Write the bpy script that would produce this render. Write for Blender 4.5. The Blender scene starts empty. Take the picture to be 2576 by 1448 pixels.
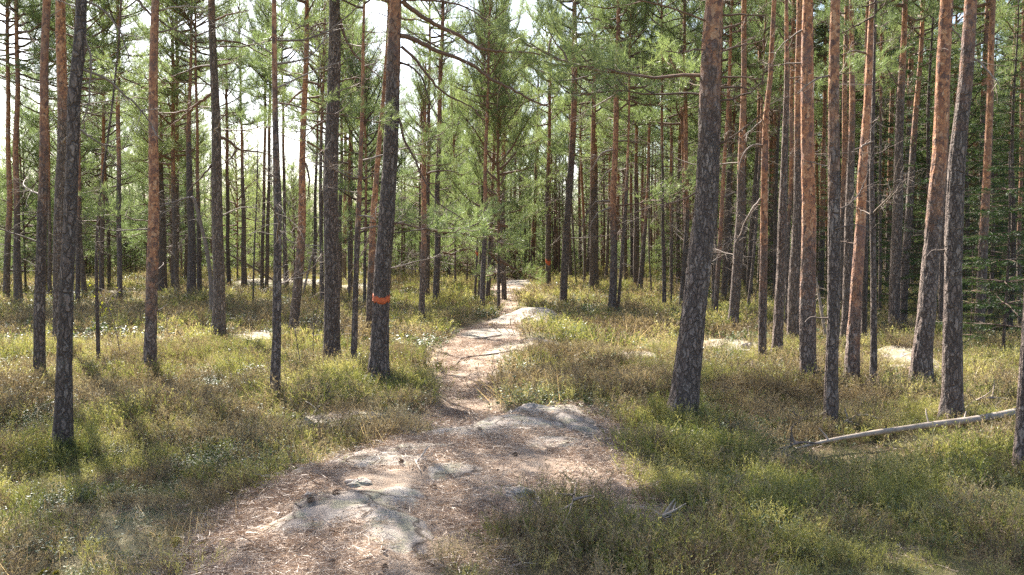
import bpy, math, random
import numpy as np
from mathutils import Vector, Matrix, Quaternion

# ------------------------------------------------------------------ camera, sky, sun, exposure
scene = bpy.context.scene
C = scene.collection
FPX = 1288.0 / math.tan(math.radians(30.0))      # focal length for a 2576 px wide frame
PITCH = math.atan((724.0 - 640.0) / FPX)
CAMZ = 1.75
cd = bpy.data.cameras.new('camera'); cam = bpy.data.objects.new('camera', cd); C.objects.link(cam)
cam.location = (0, 0, CAMZ); cam.rotation_euler = (math.pi / 2 - PITCH, 0, 0)
cd.sensor_width = 36.0; cd.angle = math.radians(60.0); cd.clip_start = 0.1; cd.clip_end = 2000.0
scene.camera = cam
SUN_AZ = math.radians(-30.0)      # from +Y (the way we look), negative = left
SUN_EL = math.radians(46.0)
world = bpy.data.worlds.new("World"); scene.world = world; world.use_nodes = True
wn = world.node_tree; wn.nodes.clear()
wo = wn.nodes.new('ShaderNodeOutputWorld'); wb = wn.nodes.new('ShaderNodeBackground'); ws = wn.nodes.new('ShaderNodeTexSky')
ws.sky_type = 'NISHITA'; ws.sun_disc = False; ws.sun_elevation = SUN_EL; ws.sun_rotation = SUN_AZ
ws.dust_density = 2.5; ws.air_density = 1.0; ws.ozone_density = 1.0
wb.inputs[1].default_value = 0.09
wn.links.new(ws.outputs[0], wb.inputs[0]); wn.links.new(wb.outputs[0], wo.inputs[0])
sl = bpy.data.lights.new('sun', 'SUN'); sun = bpy.data.objects.new('sun', sl); C.objects.link(sun)
sl.energy = 5.0; sl.angle = math.radians(0.5); sl.color = (1.0, 0.945, 0.86)
sd = Vector((math.sin(SUN_AZ) * math.cos(SUN_EL), math.cos(SUN_AZ) * math.cos(SUN_EL), math.sin(SUN_EL)))
sun.rotation_euler = sd.to_track_quat('Z', 'Y').to_euler(); sun.location = (0, 0, 40)
scene.view_settings.view_transform = 'Standard'; scene.view_settings.look = 'None'
scene.view_settings.exposure = 2.05; scene.view_settings.gamma = 1.0
scene.render.engine = 'CYCLES'
scene.cycles.max_bounces = 6; scene.cycles.diffuse_bounces = 4; scene.cycles.glossy_bounces = 2
scene.cycles.transmission_bounces = 4; scene.cycles.transparent_max_bounces = 4
scene.cycles.use_denoising = False; scene.cycles.sample_clamp_indirect = 6.0
scene.cycles.filter_width = 1.5

R = random.Random(7)
NR = np.random.default_rng(11)
TAU = 2 * math.pi

# ------------------------------------------------------------------ pixel <-> world
def ray(px, py):
    cx = (px - 1288.0) / FPX; cy = -(py - 724.0) / FPX
    s, c = math.sin(PITCH), math.cos(PITCH)
    return np.array([cx, c + cy * s, -s + cy * c])
def at_depth(px, py, Y):
    d = ray(px, py); t = Y / d[1]
    return np.array([0, 0, CAMZ]) + d * t, t
def on_plane(px, py, z=0.0):
    d = ray(px, py); t = (z - CAMZ) / d[2]
    return np.array([0, 0, CAMZ]) + d * t

# ------------------------------------------------------------------ noise
def _hash(i, j, k=0):
    n = (i * 374761393 + j * 668265263 + k * 2147483647 + 1013904223) & 0xFFFFFFFF
    n = ((n ^ (n >> 13)) * 1274126177) & 0xFFFFFFFF
    n = ((n ^ (n >> 16)) * 2246822519) & 0xFFFFFFFF
    return ((n ^ (n >> 15)) & 0xFFFFFF) / float(0xFFFFFF)
def noise2(x, y, seed=0):
    x = np.asarray(x, float); y = np.asarray(y, float)
    xi = np.floor(x).astype(np.int64); yi = np.floor(y).astype(np.int64)
    xf = x - xi; yf = y - yi
    u = xf * xf * (3 - 2 * xf); v = yf * yf * (3 - 2 * yf)
    a = _hash(xi, yi, seed); b = _hash(xi + 1, yi, seed); c = _hash(xi, yi + 1, seed); d = _hash(xi + 1, yi + 1, seed)
    return (a * (1 - u) + b * u) * (1 - v) + (c * (1 - u) + d * u) * v * 1.0
def fbm(x, y, seed=0, o=3):
    s = 0; a = 0.5; t = 0
    for k in range(o):
        s = s + a * noise2(x * 2 ** k, y * 2 ** k, seed + k); t += a; a *= 0.5
    return s / t
def sstep(a, b, x):
    t = np.clip((x - a) / (b - a), 0, 1); return t * t * (3 - 2 * t)

MOUNDS = []
# ------------------------------------------------------------------ polygons on the ground
def poly_sd(x, y, P):
    """signed distance (positive inside) to polygon P in world metres"""
    x = np.asarray(x, float); y = np.asarray(y, float)
    d2 = np.full(x.shape, 1e9); ins = np.zeros(x.shape, bool)
    n = len(P)
    for i in range(n):
        x1, y1 = P[i]; x2, y2 = P[(i + 1) % n]
        ex, ey = x2 - x1, y2 - y1; l2 = ex * ex + ey * ey + 1e-12
        t = np.clip(((x - x1) * ex + (y - y1) * ey) / l2, 0, 1)
        d2 = np.minimum(d2, (x - x1 - t * ex) ** 2 + (y - y1 - t * ey) ** 2)
        c = ((y1 > y) != (y2 > y)) & (x < (x2 - x1) * (y - y1) / (y2 - y1 + 1e-12) + x1)
        ins ^= c
    return np.where(ins, 1, -1) * np.sqrt(d2)
def W2(px, py, z=0.0):
    p = on_plane(px, py, z); return (p[0], p[1])
OZ = 0.17
OUT = [W2(x, y, OZ) for x, y in [(430, 1448), (520, 1345), (590, 1262), (690, 1180), (830, 1125), (1000, 1082), (1110, 1052), (1230, 1040),
       (1330, 1022), (1450, 1004), (1530, 1030), (1590, 1110), (1640, 1190), (1690, 1290), (1600, 1300), (1480, 1225), (1390, 1215), (1330, 1265), (1250, 1285), (1165, 1310), (1130, 1370), (1160, 1448), (1250, 1900), (1000, 2600), (200, 2600), (100, 1900)]]
PATH = [W2(*p) for p in [(1060, 1085), (1105, 1045), (1140, 1000), (1138, 960), (1110, 925), (1085, 895), (1112, 868), (1150, 845), (1165, 826), (1215, 806), (1262, 792), (1268, 765), (1258, 748), (1232, 738), (1250, 712), (1275, 703),
        (1308, 707), (1345, 722), (1330, 735), (1292, 748), (1292, 768), (1310, 790), (1400, 785), (1395, 800), (1290, 810), (1290, 835), (1310, 868), (1290, 890), (1240, 915), (1232, 950), (1215, 990), (1225, 1030), (1260, 1085)]]
# bare rock ellipses: px, py, half width px, half height px, lift m
ROCK = [(880, 1150, 150, 22, .05, OZ), (960, 1175, 110, 14, .04, OZ), (880, 1290, 150, 38, .04, OZ), (1000, 1340, 90, 36, .05, OZ), (770, 1320, 90, 30, .03, OZ), (1010, 1260, 60, 18, .04, OZ),
        (1345, 1025, 130, 24, .10, OZ), (1200, 1068, 190, 20, .06, OZ), (1450, 1060, 60, 30, .04, OZ), (900, 1115, 120, 14, .05, OZ), (1480, 1240, 70, 24, .03, OZ), (1315, 1238, 48, 18, .05, OZ), (1150, 1195, 70, 16, .03, OZ), (720, 1180, 60, 16, .03, OZ), (1400, 1110, 80, 14, .02, OZ),
        (1235, 832, 75, 15, .06, 0), (1265, 800, 35, 8, .05, 0), (1345, 800, 60, 9, .14, 0), (1305, 715, 34, 6, .10, 0), (1270, 885, 60, 10, .05, 0), (1060, 1120, 90, 14, .03, OZ)]
# outcrops beside the path (terrain humps with bare stone, lichen)
HUMP = [(640, 852, 75, 16, .14), (1835, 872, 80, 14, .12), (1600, 895, 55, 10, .08), (1340, 795, 80, 10, .22), (1330, 870, 90, 12, .12), (2290, 925, 60, 22, .25), (730, 722, 150, 6, .3), (900, 730, 90, 5, .2), (620, 802, 90, 6, .12), (200, 742, 180, 4, .15), (860, 1055, 130, 20, .08)]
def ell(x, y, e, z=0.0):
    px, py, a, b = e[:4]
    c = W2(px, py, z); ex = W2(px + a, py, z); y1 = W2(px, py - b, z)[1]; y0 = W2(px, py + b, z)[1]
    return ((x - c[0]) / (ex[0] - c[0])) ** 2 + ((y - 0.5 * (y0 + y1)) / (0.5 * (y1 - y0))) ** 2
def masks(x, y):
    x = np.asarray(x, float); y = np.asarray(y, float)
    wob = (fbm(x * 2.2, y * 2.2, 50, 3) - .5) * .7
    so = poly_sd(x, y, OUT) + wob * .55
    sp = poly_sd(x, y, PATH) + wob * .3 + .15
    out = sstep(-.12, .16, so); path = sstep(-.08, .12, sp)
    rock = np.zeros(x.shape)
    for e in ROCK:
        rock = np.maximum(rock, sstep(1.3, .7, ell(x, y, e, e[5]) + wob * 1.3))
    hump = np.zeros(x.shape)
    for e in HUMP:
        hump = np.maximum(hump, sstep(1.25, .55, ell(x, y, e) + wob * .9))
    return so, out, sp, path, rock, hump
def height(x, y):
    x = np.asarray(x, float); y = np.asarray(y, float)
    so, out, sp, path, rock, hump = masks(x, y)
    z = (fbm(x / 14, y / 14, 3, 2) - .5) * .34 * sstep(6, 30, np.hypot(x, y)) + (fbm(x / 2.4, y / 2.4, 8, 3) - .5) * .20 * (1 - .7 * np.maximum(out, path))
    z = z + (fbm(x / .5, y / .5, 21, 2) - .5) * .05
    o2 = sstep(-.35, .55, so)
    z = z + o2 * OZ + out * ((fbm(x / 1.1, y / 1.1, 33, 3) - .45) * .11 + (fbm(x * 4.5, y * 6, 36, 3) - .5) * .035)
    # exfoliation ledges in the granite
    ridge = np.abs(fbm(x * 1.3 + y * .7, y * 2.2 - x * .5, 77, 3) - .5)
    z = z - out * sstep(.035, .0, ridge) * .04
    z = z - path * .05 * (1 - out)
    for e in ROCK:
        z = z + (.45 if e[5] else 1.0) * e[4] * sstep(1.4, 0.3, ell(x, y, e, e[5]))
    for e in HUMP:
        z = z + e[4] * sstep(1.6, 0.0, ell(x, y, e))
    # the wood rises slightly towards the far left and far right
    z = z + .5 * sstep(35, 90, y) * fbm(x / 30, y / 30, 90, 2)
    for mx, my, mr in MOUNDS:
        z = z + mr * .30 * np.exp(-((x - mx) ** 2 + (y - my) ** 2) / (2 * (mr * 1.5) ** 2))
    return z
def ground_pt(px, py):
    z = 0.0
    for _ in range(8):
        p = on_plane(px, py, z); z = 0.5 * z + 0.5 * float(height(p[0], p[1]))
    return np.array([p[0], p[1], float(height(p[0], p[1]))])

# ------------------------------------------------------------------ materials
def mat(name):
    m = bpy.data.materials.new(name); m.use_nodes = True
    nt = m.node_tree; nt.nodes.clear()
    o = nt.nodes.new('ShaderNodeOutputMaterial')
    return m, nt, o
def nd(nt, t, **kw):
    n = nt.nodes.new(t)
    for k, v in kw.items(): setattr(n, k, v)
    return n
def L(nt, a, b): nt.links.new(a, b)
def ramp(nt, fac, stops):
    r = nt.nodes.new('ShaderNodeValToRGB'); e = r.color_ramp.elements
    while len(e) > len(stops): e.remove(e[-1])
    while len(e) < len(stops): e.new(.5)
    for i, (p, c) in enumerate(stops):
        e[i].position = p; e[i].color = (*c, 1)
    L(nt, fac, r.inputs[0]); return r.outputs[0]
def mixc(nt, fac, a, b, mode='MIX'):
    m = nt.nodes.new('ShaderNodeMix'); m.data_type = 'RGBA'; m.blend_type = mode
    for s, v in ((m.inputs[0], fac), (m.inputs[6], a), (m.inputs[7], b)):
        if hasattr(v, 'node'): L(nt, v, s)
        elif isinstance(v, tuple): s.default_value = (*v, 1)
        else: s.default_value = v
    return m.outputs[2]
def mth(nt, op, a, b=0.0, clamp=False):
    m = nt.nodes.new('ShaderNodeMath'); m.operation = op; m.use_clamp = clamp
    for s, v in ((m.inputs[0], a), (m.inputs[1], b)):
        if hasattr(v, 'node'): L(nt, v, s)
        else: s.default_value = v
    return m.outputs[0]
def tex_noise(nt, vec, scale, detail=4, rough=.55):
    n = nt.nodes.new('ShaderNodeTexNoise'); n.inputs['Scale'].default_value = scale
    n.inputs['Detail'].default_value = detail; n.inputs['Roughness'].default_value = rough
    if vec is not None: L(nt, vec, n.inputs['Vector'])
    return n.outputs['Fac']
def mapping(nt, vec, scale):
    m = nt.nodes.new('ShaderNodeMapping'); m.inputs['Scale'].default_value = scale; L(nt, vec, m.inputs['Vector']); return m.outputs[0]
def attr(nt, name, typ='GEOMETRY'):
    a = nt.nodes.new('ShaderNodeAttribute'); a.attribute_type = typ; a.attribute_name = name; return a.outputs['Fac']

def leaf_mat(name, cols, trans, rough=.5, spec=.4, tfac=.45, zvar=None, patch=1.1):
    """cols: ramp stops over a per-instance / positional random value; trans: translucent tint"""
    m, nt, o = mat(name)
    oi = nt.nodes.new('ShaderNodeObjectInfo'); ge = nt.nodes.new('ShaderNodeNewGeometry'); tc = nt.nodes.new('ShaderNodeTexCoord')
    n1 = tex_noise(nt, tc.outputs['Object'], zvar or 3.0, 2)
    rnd = mth(nt, 'ADD', mth(nt, 'MULTIPLY', oi.outputs['Random'], .45), mth(nt, 'MULTIPLY', ge.outputs['Random Per Island'], .35))
    rnd = mth(nt, 'ADD', rnd, mth(nt, 'MULTIPLY', n1, .4))
    pn = tex_noise(nt, oi.outputs['Location'], .8, 3, .6)
    rnd = mth(nt, 'ADD', mth(nt, 'MULTIPLY', rnd, .86), mth(nt, 'MULTIPLY', mth(nt, 'SUBTRACT', pn, .5), patch), True)
    col = ramp(nt, rnd, cols)
    p = nt.nodes.new('ShaderNodeBsdfPrincipled'); p.inputs['Roughness'].default_value = rough; p.inputs['Specular IOR Level'].default_value = spec
    L(nt, col, p.inputs['Base Color'])
    t = nt.nodes.new('ShaderNodeBsdfTranslucent'); L(nt, mixc(nt, 1.0, col, trans, 'MULTIPLY'), t.inputs[0])
    mx = nt.nodes.new('ShaderNodeMixShader'); mx.inputs[0].default_value = tfac
    L(nt, p.outputs[0], mx.inputs[1]); L(nt, t.outputs[0], mx.inputs[2]); L(nt, mx.outputs[0], o.inputs[0])
    return m
M = {}
M['needle'] = leaf_mat('pine_needles', [(0, (.06, .08, .042)), (.45, (.112, .14, .072)), (.8, (.175, .20, .10)), (1, (.25, .262, .135))], (1.7, 1.85, 1.15), .4, .6, .55, .8)
M['spruce'] = leaf_mat('spruce_needles', [(0, (.018, .036, .012)), (.5, (.035, .062, .018)), (1, (.085, .11, .03))], (1.6, 1.7, 1.0), .5, .3, .3, .8)
M['berry'] = leaf_mat('bilberry_green', [(0, (.045, .062, .02)), (.3, (.11, .13, .04)), (.6, (.235, .22, .09)), (1, (.50, .44, .25))], (1.55, 1.55, .95), .5, .4, .45)
M['heather'] = leaf_mat('heather_brown', [(0, (.075, .055, .033)), (.4, (.19, .145, .08)), (.7, (.34, .27, .155)), (1, (.50, .44, .26))], (1.3, 1.25, .98), .7, .3, .3)
M['lingon'] = leaf_mat('lingonberry_leaf', [(0, (.03, .05, .018)), (.5, (.075, .105, .04)), (.85, (.15, .17, .07)), (1, (.25, .22, .1))], (1.5, 1.6, .9), .5, .45, .25)
M['straw'] = leaf_mat('dry_straw', [(0, (.32, .23, .12)), (.5, (.54, .42, .23)), (1, (.74, .63, .42))], (1.3, 1.2, 1.0), .5, .5, .4)
M['litter'] = leaf_mat('fallen_needles', [(0, (.13, .08, .055)), (.4, (.33, .23, .16)), (.75, (.50, .39, .29)), (1, (.70, .6, .48))], (1.1, 1.0, .9), .5, .5, .15)
M['lichen'] = leaf_mat('reindeer_lichen', [(0, (.26, .25, .16)), (.5, (.40, .38, .25)), (1, (.52, .48, .33))], (1, 1, .9), .9, .1, .15)
M['moss'] = leaf_mat('golden_moss', [(0, (.1, .1, .02)), (.5, (.24, .21, .04)), (1, (.38, .32, .08))], (1.3, 1.3, .8), .8, .2, .3)
M['birchleaf'] = leaf_mat('young_birch_leaf', [(0, (.4, .42, .04)), (1, (.6, .58, .06))], (1.5, 1.5, .8), .4, .4, .6)

def bark_mat():
    m, nt, o = mat('pine_bark')
    tc = nt.nodes.new('ShaderNodeTexCoord'); oi = nt.nodes.new('ShaderNodeObjectInfo')
    off = nt.nodes.new('ShaderNodeVectorMath'); off.operation = 'ADD'
    sc = nt.nodes.new('ShaderNodeVectorMath'); sc.operation = 'SCALE'; sc.inputs[0].default_value = (37, 51, 83); L(nt, oi.outputs['Random'], sc.inputs['Scale'])
    L(nt, tc.outputs['Object'], off.inputs[0]); L(nt, sc.outputs[0], off.inputs[1])
    v0 = off.outputs[0]
    # warp
    nz = nt.nodes.new('ShaderNodeTexNoise'); nz.inputs['Scale'].default_value = 13; nz.inputs['Detail'].default_value = 4; L(nt, v0, nz.inputs['Vector'])
    wv = nt.nodes.new('ShaderNodeVectorMath'); wv.operation = 'SCALE'; wv.inputs['Scale'].default_value = .085; L(nt, nz.outputs['Color'], wv.inputs[0])
    ad = nt.nodes.new('ShaderNodeVectorMath'); ad.operation = 'ADD'; L(nt, v0, ad.inputs[0]); L(nt, wv.outputs[0], ad.inputs[1])
    vp = mapping(nt, ad.outputs[0], (1, 1, .30))
    vo = nt.nodes.new('ShaderNodeTexVoronoi'); vo.feature = 'DISTANCE_TO_EDGE'; vo.inputs['Scale'].default_value = 23; L(nt, vp, vo.inputs['Vector'])
    vc = nt.nodes.new('ShaderNodeTexVoronoi'); vc.feature = 'F1'; vc.inputs['Scale'].default_value = 23; L(nt, vp, vc.inputs['Vector'])
    sepc = nt.nodes.new('ShaderNodeSeparateColor'); L(nt, vc.outputs['Color'], sepc.inputs[0])
    crev = ramp(nt, vo.outputs['Distance'], [(0, (0, 0, 0)), (.045, (.35, .35, .35)), (.12, (1, 1, 1))])
    fs = tex_noise(nt, mapping(nt, ad.outputs[0], (1, 1, .16)), 24, 3, .6)
    fs = mth(nt, 'ABSOLUTE', mth(nt, 'SUBTRACT', fs, .5))
    fs = ramp(nt, fs, [(0, (0, 0, 0)), (.045, (.7, .7, .7)), (.11, (1, 1, 1))])
    crev = mth(nt, 'MULTIPLY', mth(nt, 'ADD', mth(nt, 'MULTIPLY', crev, .85), .15), mth(nt, 'ADD', mth(nt, 'MULTIPLY', fs, .6), .4))
    fine = tex_noise(nt, mapping(nt, v0, (1, 1, .45)), 85, 5, .75)
    big = tex_noise(nt, v0, 2.2, 3)
    plate = ramp(nt, mth(nt, 'ADD', mth(nt, 'MULTIPLY', sepc.outputs[0], .22), mth(nt, 'MULTIPLY', fine, .78)),
                 [(.22, (.15, .105, .084)), (.48, (.26, .19, .155)), (.72, (.37, .30, .25))])
    low = mixc(nt, crev, (.07, .048, .039), plate)
    # grey-green lichen specks
    lm = ramp(nt, tex_noise(nt, v0, 28, 5, .75), [(.56, (0, 0, 0)), (.66, (1, 1, 1))])
    lm2 = mth(nt, 'MULTIPLY', lm, mth(nt, 'MULTIPLY', attr(nt, 'lichen', 'OBJECT'), .3))
    low = mixc(nt, lm2, low, (.27, .29, .22))
    # orange flaky bark
    vo2 = nt.nodes.new('ShaderNodeTexVoronoi'); vo2.feature = 'F1'; vo2.inputs['Scale'].default_value = 30; L(nt, mapping(nt, ad.outputs[0], (1, 1, .6)), vo2.inputs['Vector'])
    s2 = nt.nodes.new('ShaderNodeSeparateColor'); L(nt, vo2.outputs['Color'], s2.inputs[0])
    fl = mth(nt, 'ADD', mth(nt, 'MULTIPLY', s2.outputs[0], .4), mth(nt, 'MULTIPLY', tex_noise(nt, v0, 34, 5, .7), .6))
    hi = ramp(nt, fl, [(.28, (.10, .06, .05)), (.42, (.28, .125, .07)), (.58, (.44, .205, .10)), (.78, (.57, .36, .22))])
    hi = mixc(nt, ramp(nt, big, [(.48, (0, 0, 0)), (.68, (.75, .75, .75))]), hi, (.19, .12, .10))
    sx = nt.nodes.new('ShaderNodeSeparateXYZ'); L(nt, tc.outputs['Object'], sx.inputs[0])
    oz = attr(nt, 'orange_z', 'OBJECT')
    t = mth(nt, 'SUBTRACT', sx.outputs['Z'], oz)
    t = mth(nt, 'ADD', t, mth(nt, 'MULTIPLY', mth(nt, 'SUBTRACT', tex_noise(nt, v0, 7, 4, .6), .5), 3.2))
    t = mth(nt, 'ADD', mth(nt, 'MULTIPLY', t, .8), .5, True)
    col = mixc(nt, t, low, hi)
    tone = attr(nt, 'tone', 'OBJECT')
    hs = nt.nodes.new('ShaderNodeHueSaturation'); L(nt, tone, hs.inputs['Value']); L(nt, col, hs.inputs['Color'])
    p = nt.nodes.new('ShaderNodeBsdfPrincipled'); p.inputs['Roughness'].default_value = .8; p.inputs['Specular IOR Level'].default_value = .35
    L(nt, hs.outputs[0], p.inputs['Base Color'])
    hl = mth(nt, 'ADD', mth(nt, 'MULTIPLY', crev, .8), mth(nt, 'MULTIPLY', fine, .35))
    hh = mth(nt, 'MULTIPLY', fl, .55)
    hm = nt.nodes.new('ShaderNodeMix'); L(nt, t, hm.inputs[0]); L(nt, hl, hm.inputs[2]); L(nt, hh, hm.inputs[3])
    b = nt.nodes.new('ShaderNodeBump'); b.inputs['Strength'].default_value = .9; b.inputs['Distance'].default_value = .045; L(nt, hm.outputs[0], b.inputs['Height'])
    L(nt, b.outputs[0], p.inputs['Normal']); L(nt, p.outputs[0], o.inputs[0])
    return m
M['bark'] = bark_mat()
def wood_mat(name, a, b, c, rough=.75, scale=18):
    m, nt, o = mat(name)
    tc = nt.nodes.new('ShaderNodeTexCoord'); oi = nt.nodes.new('ShaderNodeObjectInfo')
    n = tex_noise(nt, tc.outputs['Object'], scale, 4, .7)
    n2 = mth(nt, 'ADD', mth(nt, 'MULTIPLY', n, .75), mth(nt, 'MULTIPLY', oi.outputs['Random'], .25))
    col = ramp(nt, n2, [(.3, a), (.55, b), (.8, c)])
    p = nt.nodes.new('ShaderNodeBsdfPrincipled'); p.inputs['Roughness'].default_value = rough; L(nt, col, p.inputs['Base Color'])
    bp = nt.nodes.new('ShaderNodeBump'); bp.inputs['Strength'].default_value = .6; bp.inputs['Distance'].default_value = .008; L(nt, n, bp.inputs['Height']); L(nt, bp.outputs[0], p.inputs['Normal'])
    L(nt, p.outputs[0], o.inputs[0]); return m
M['limb'] = wood_mat('living_limb_bark', (.07, .045, .032), (.15, .085, .055), (.26, .14, .08))
M['dead'] = wood_mat('dead_grey_wood', (.10, .07, .052), (.22, .165, .128), (.42, .35, .285))
M['log'] = wood_mat('bleached_log_wood', (.20, .155, .115), (.37, .30, .235), (.55, .47, .38), .7, 14)
M['rotten'] = wood_mat('rotten_stump_wood', (.07, .045, .03), (.17, .11, .07), (.3, .22, .15), .9, 12)
M['twig'] = wood_mat('heath_stem', (.09, .06, .04), (.19, .13, .085), (.34, .26, .18))
def paint_mat():
    m, nt, o = mat('orange_trail_paint')
    tc = nt.nodes.new('ShaderNodeTexCoord')
    n = tex_noise(nt, mapping(nt, tc.outputs['Object'], (1, 1, .4)), 45, 4, .7)
    col = ramp(nt, n, [(.36, (.12, .06, .045)), (.42, (.45, .09, .03)), (.53, (.66, .125, .03)), (.75, (.74, .21, .06))])
    p = nt.nodes.new('ShaderNodeBsdfPrincipled'); p.inputs['Roughness'].default_value = .6; L(nt, col, p.inputs['Base Color'])
    b = nt.nodes.new('ShaderNodeBump'); b.inputs['Distance'].default_value = .015; L(nt, n, b.inputs['Height']); L(nt, b.outputs[0], p.inputs['Normal'])
    L(nt, p.outputs[0], o.inputs[0]); return m
M['paint'] = paint_mat()
def rock_nodes(nt, vec):
    n1 = tex_noise(nt, vec, 3.0, 6, .65); n2 = tex_noise(nt, vec, 38, 5, .7); n3 = tex_noise(nt, vec, 7, 4, .6)
    col = ramp(nt, n1, [(.3, (.30, .235, .19)), (.5, (.44, .37, .31)), (.7, (.55, .49, .42))])
    col = mixc(nt, ramp(nt, n3, [(.48, (0, 0, 0)), (.62, (.75, .75, .75))]), col, (.31, .29, .19))      # grey-green crust
    col = mixc(nt, ramp(nt, n2, [(.35, (.55, .55, .55)), (.5, (0, 0, 0))]), col, (.12, .10, .085))
    vo = nt.nodes.new('ShaderNodeTexVoronoi'); vo.feature = 'DISTANCE_TO_EDGE'; vo.inputs['Scale'].default_value = 1.5
    nz = nt.nodes.new('ShaderNodeTexNoise'); nz.inputs['Scale'].default_value = 2.6; nz.inputs['Detail'].default_value = 5; L(nt, vec, nz.inputs['Vector'])
    w_ = nt.nodes.new('ShaderNodeVectorMath'); w_.operation = 'SCALE'; w_.inputs['Scale'].default_value = .55; L(nt, nz.outputs['Color'], w_.inputs[0])
    a_ = nt.nodes.new('ShaderNodeVectorMath'); a_.operation = 'ADD'; L(nt, vec, a_.inputs[0]); L(nt, w_.outputs[0], a_.inputs[1]); L(nt, a_.outputs[0], vo.inputs['Vector'])
    ck = ramp(nt, vo.outputs['Distance'], [(0, (1, 1, 1)), (.012, (.6, .6, .6)), (.03, (0, 0, 0))])
    col = mixc(nt, ck, col, (.07, .05, .038))
    col = mixc(nt, ramp(nt, tex_noise(nt, vec, 60, 3, .8), [(.58, (0, 0, 0)), (.68, (.7, .7, .7))]), col, (.09, .085, .07))
    n1 = mth(nt, 'SUBTRACT', n1, mth(nt, 'MULTIPLY', ck, .8))
    return col, n2, n1
def rock_mat():
    m, nt, o = mat('granite')
    tc = nt.nodes.new('ShaderNodeTexCoord'); col, n2, n1 = rock_nodes(nt, tc.outputs['Object'])
    p = nt.nodes.new('ShaderNodeBsdfPrincipled'); p.inputs['Roughness'].default_value = .85; L(nt, col, p.inputs['Base Color'])
    b = nt.nodes.new('ShaderNodeBump'); b.inputs['Distance'].default_value = .02; L(nt, mth(nt, 'ADD', n2, n1), b.inputs['Height']); L(nt, b.outputs[0], p.inputs['Normal'])
    L(nt, p.outputs[0], o.inputs[0]); return m
M['rock'] = rock_mat()
def ground_mat():
    m, nt, o = mat('forest_floor')
    ge = nt.nodes.new('ShaderNodeNewGeometry'); P = ge.outputs['Position']
    rc, rn, rn1 = rock_nodes(nt, P)
    n_s = tex_noise(nt, P, 1.1, 4, .6); n_f = tex_noise(nt, P, 30, 5, .75); n_m = tex_noise(nt, P, 6, 4, .65); n_x = tex_noise(nt, P, 120, 3, .8)
    # heath floor: old leaves, moss, soil
    heath = ramp(nt, mth(nt, 'ADD', mth(nt, 'MULTIPLY', n_f, .55), mth(nt, 'MULTIPLY', n_m, .45)), [(.3, (.05, .035, .02)), (.48, (.13, .10, .05)), (.62, (.22, .18, .08)), (.78, (.36, .3, .16))])
    heath = mixc(nt, ramp(nt, n_s, [(.42, (0, 0, 0)), (.62, (.8, .8, .8))]), heath, mixc(nt, n_f, (.06, .075, .018), (.2, .2, .06)))
    # litter: fallen needles
    lit = ramp(nt, mth(nt, 'ADD', mth(nt, 'MULTIPLY', n_x, .5), mth(nt, 'MULTIPLY', n_m, .5)), [(.3, (.15, .10, .07)), (.47, (.32, .23, .165)), (.6, (.46, .36, .27)), (.75, (.60, .5, .4))])
    am = attr(nt, 'litter'); ar = attr(nt, 'rock'); al = attr(nt, 'lichen')
    col = mixc(nt, am, heath, lit)
    lich = mixc(nt, n_f, (.22, .19, .11), (.40, .35, .23))
    col = mixc(nt, mth(nt, 'MULTIPLY', al, ramp(nt, n_m, [(.35, (.3, .3, .3)), (.55, (1, 1, 1))])), col, lich)
    # needles lie on the rock in patches
    rm = mth(nt, 'ADD', ar, mth(nt, 'MULTIPLY', mth(nt, 'SUBTRACT', tex_noise(nt, P, 9, 5, .7), .50), 2.4))
    rm = ramp(nt, rm, [(.45, (0, 0, 0)), (.62, (1, 1, 1))])
    col = mixc(nt, rm, col, rc)
    p = nt.nodes.new('ShaderNodeBsdfPrincipled'); p.inputs['Roughness'].default_value = .9; p.inputs['Specular IOR Level'].default_value = .25; L(nt, col, p.inputs['Base Color'])
    h = mth(nt, 'ADD', mth(nt, 'MULTIPLY', n_f, .8), mth(nt, 'MULTIPLY', n_x, .5))
    b = nt.nodes.new('ShaderNodeBump'); b.inputs['Distance'].default_value = .03; b.inputs['Strength'].default_value = .8; L(nt, h, b.inputs['Height']); L(nt, b.outputs[0], p.inputs['Normal'])
    L(nt, p.outputs[0], o.inputs[0]); return m
M['ground'] = ground_mat()

# ------------------------------------------------------------------ mesh helpers
class MB:
    def __init__(s): s.v = []; s.f = {}; s.n = 0; s.mats = []
    def add(s, v, f, m=0):
        v = np.asarray(v, np.float32).reshape(-1, 3); f = np.asarray(f, np.int64)
        s.v.append(v); s.f.setdefault((f.shape[1], m), []).append(f + s.n); s.n += len(v)
    def mesh(s, name, mats, smooth=True):
        me = bpy.data.meshes.new(name)
        V = np.concatenate(s.v) if s.v else np.zeros((0, 3), np.float32)
        loops = []; starts = []; mi = []; c = 0
        for (k, m), fl in s.f.items():
            F = np.concatenate(fl); loops.append(F.ravel()); starts.append(c + np.arange(len(F)) * k); mi.append(np.full(len(F), m)); c += F.size
        loops = np.concatenate(loops); starts = np.concatenate(starts); mi = np.concatenate(mi)
        me.vertices.add(len(V)); me.vertices.foreach_set('co', V.ravel())
        me.loops.add(len(loops)); me.loops.foreach_set('vertex_index', loops.astype(np.int32))
        me.polygons.add(len(starts)); me.polygons.foreach_set('loop_start', starts.astype(np.int32))
        me.polygons.foreach_set('material_index', mi.astype(np.int32))
        me.polygons.foreach_set('use_smooth', np.full(len(starts), smooth))
        for m in mats: me.materials.append(m)
        me.update(calc_edges=True)
        return me
def obj(name, me, parent=None, loc=None):
    o = bpy.data.objects.new(name, me); C.objects.link(o)
    if parent is not None: o.parent = parent
    if loc is not None: o.location = loc
    return o
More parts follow.
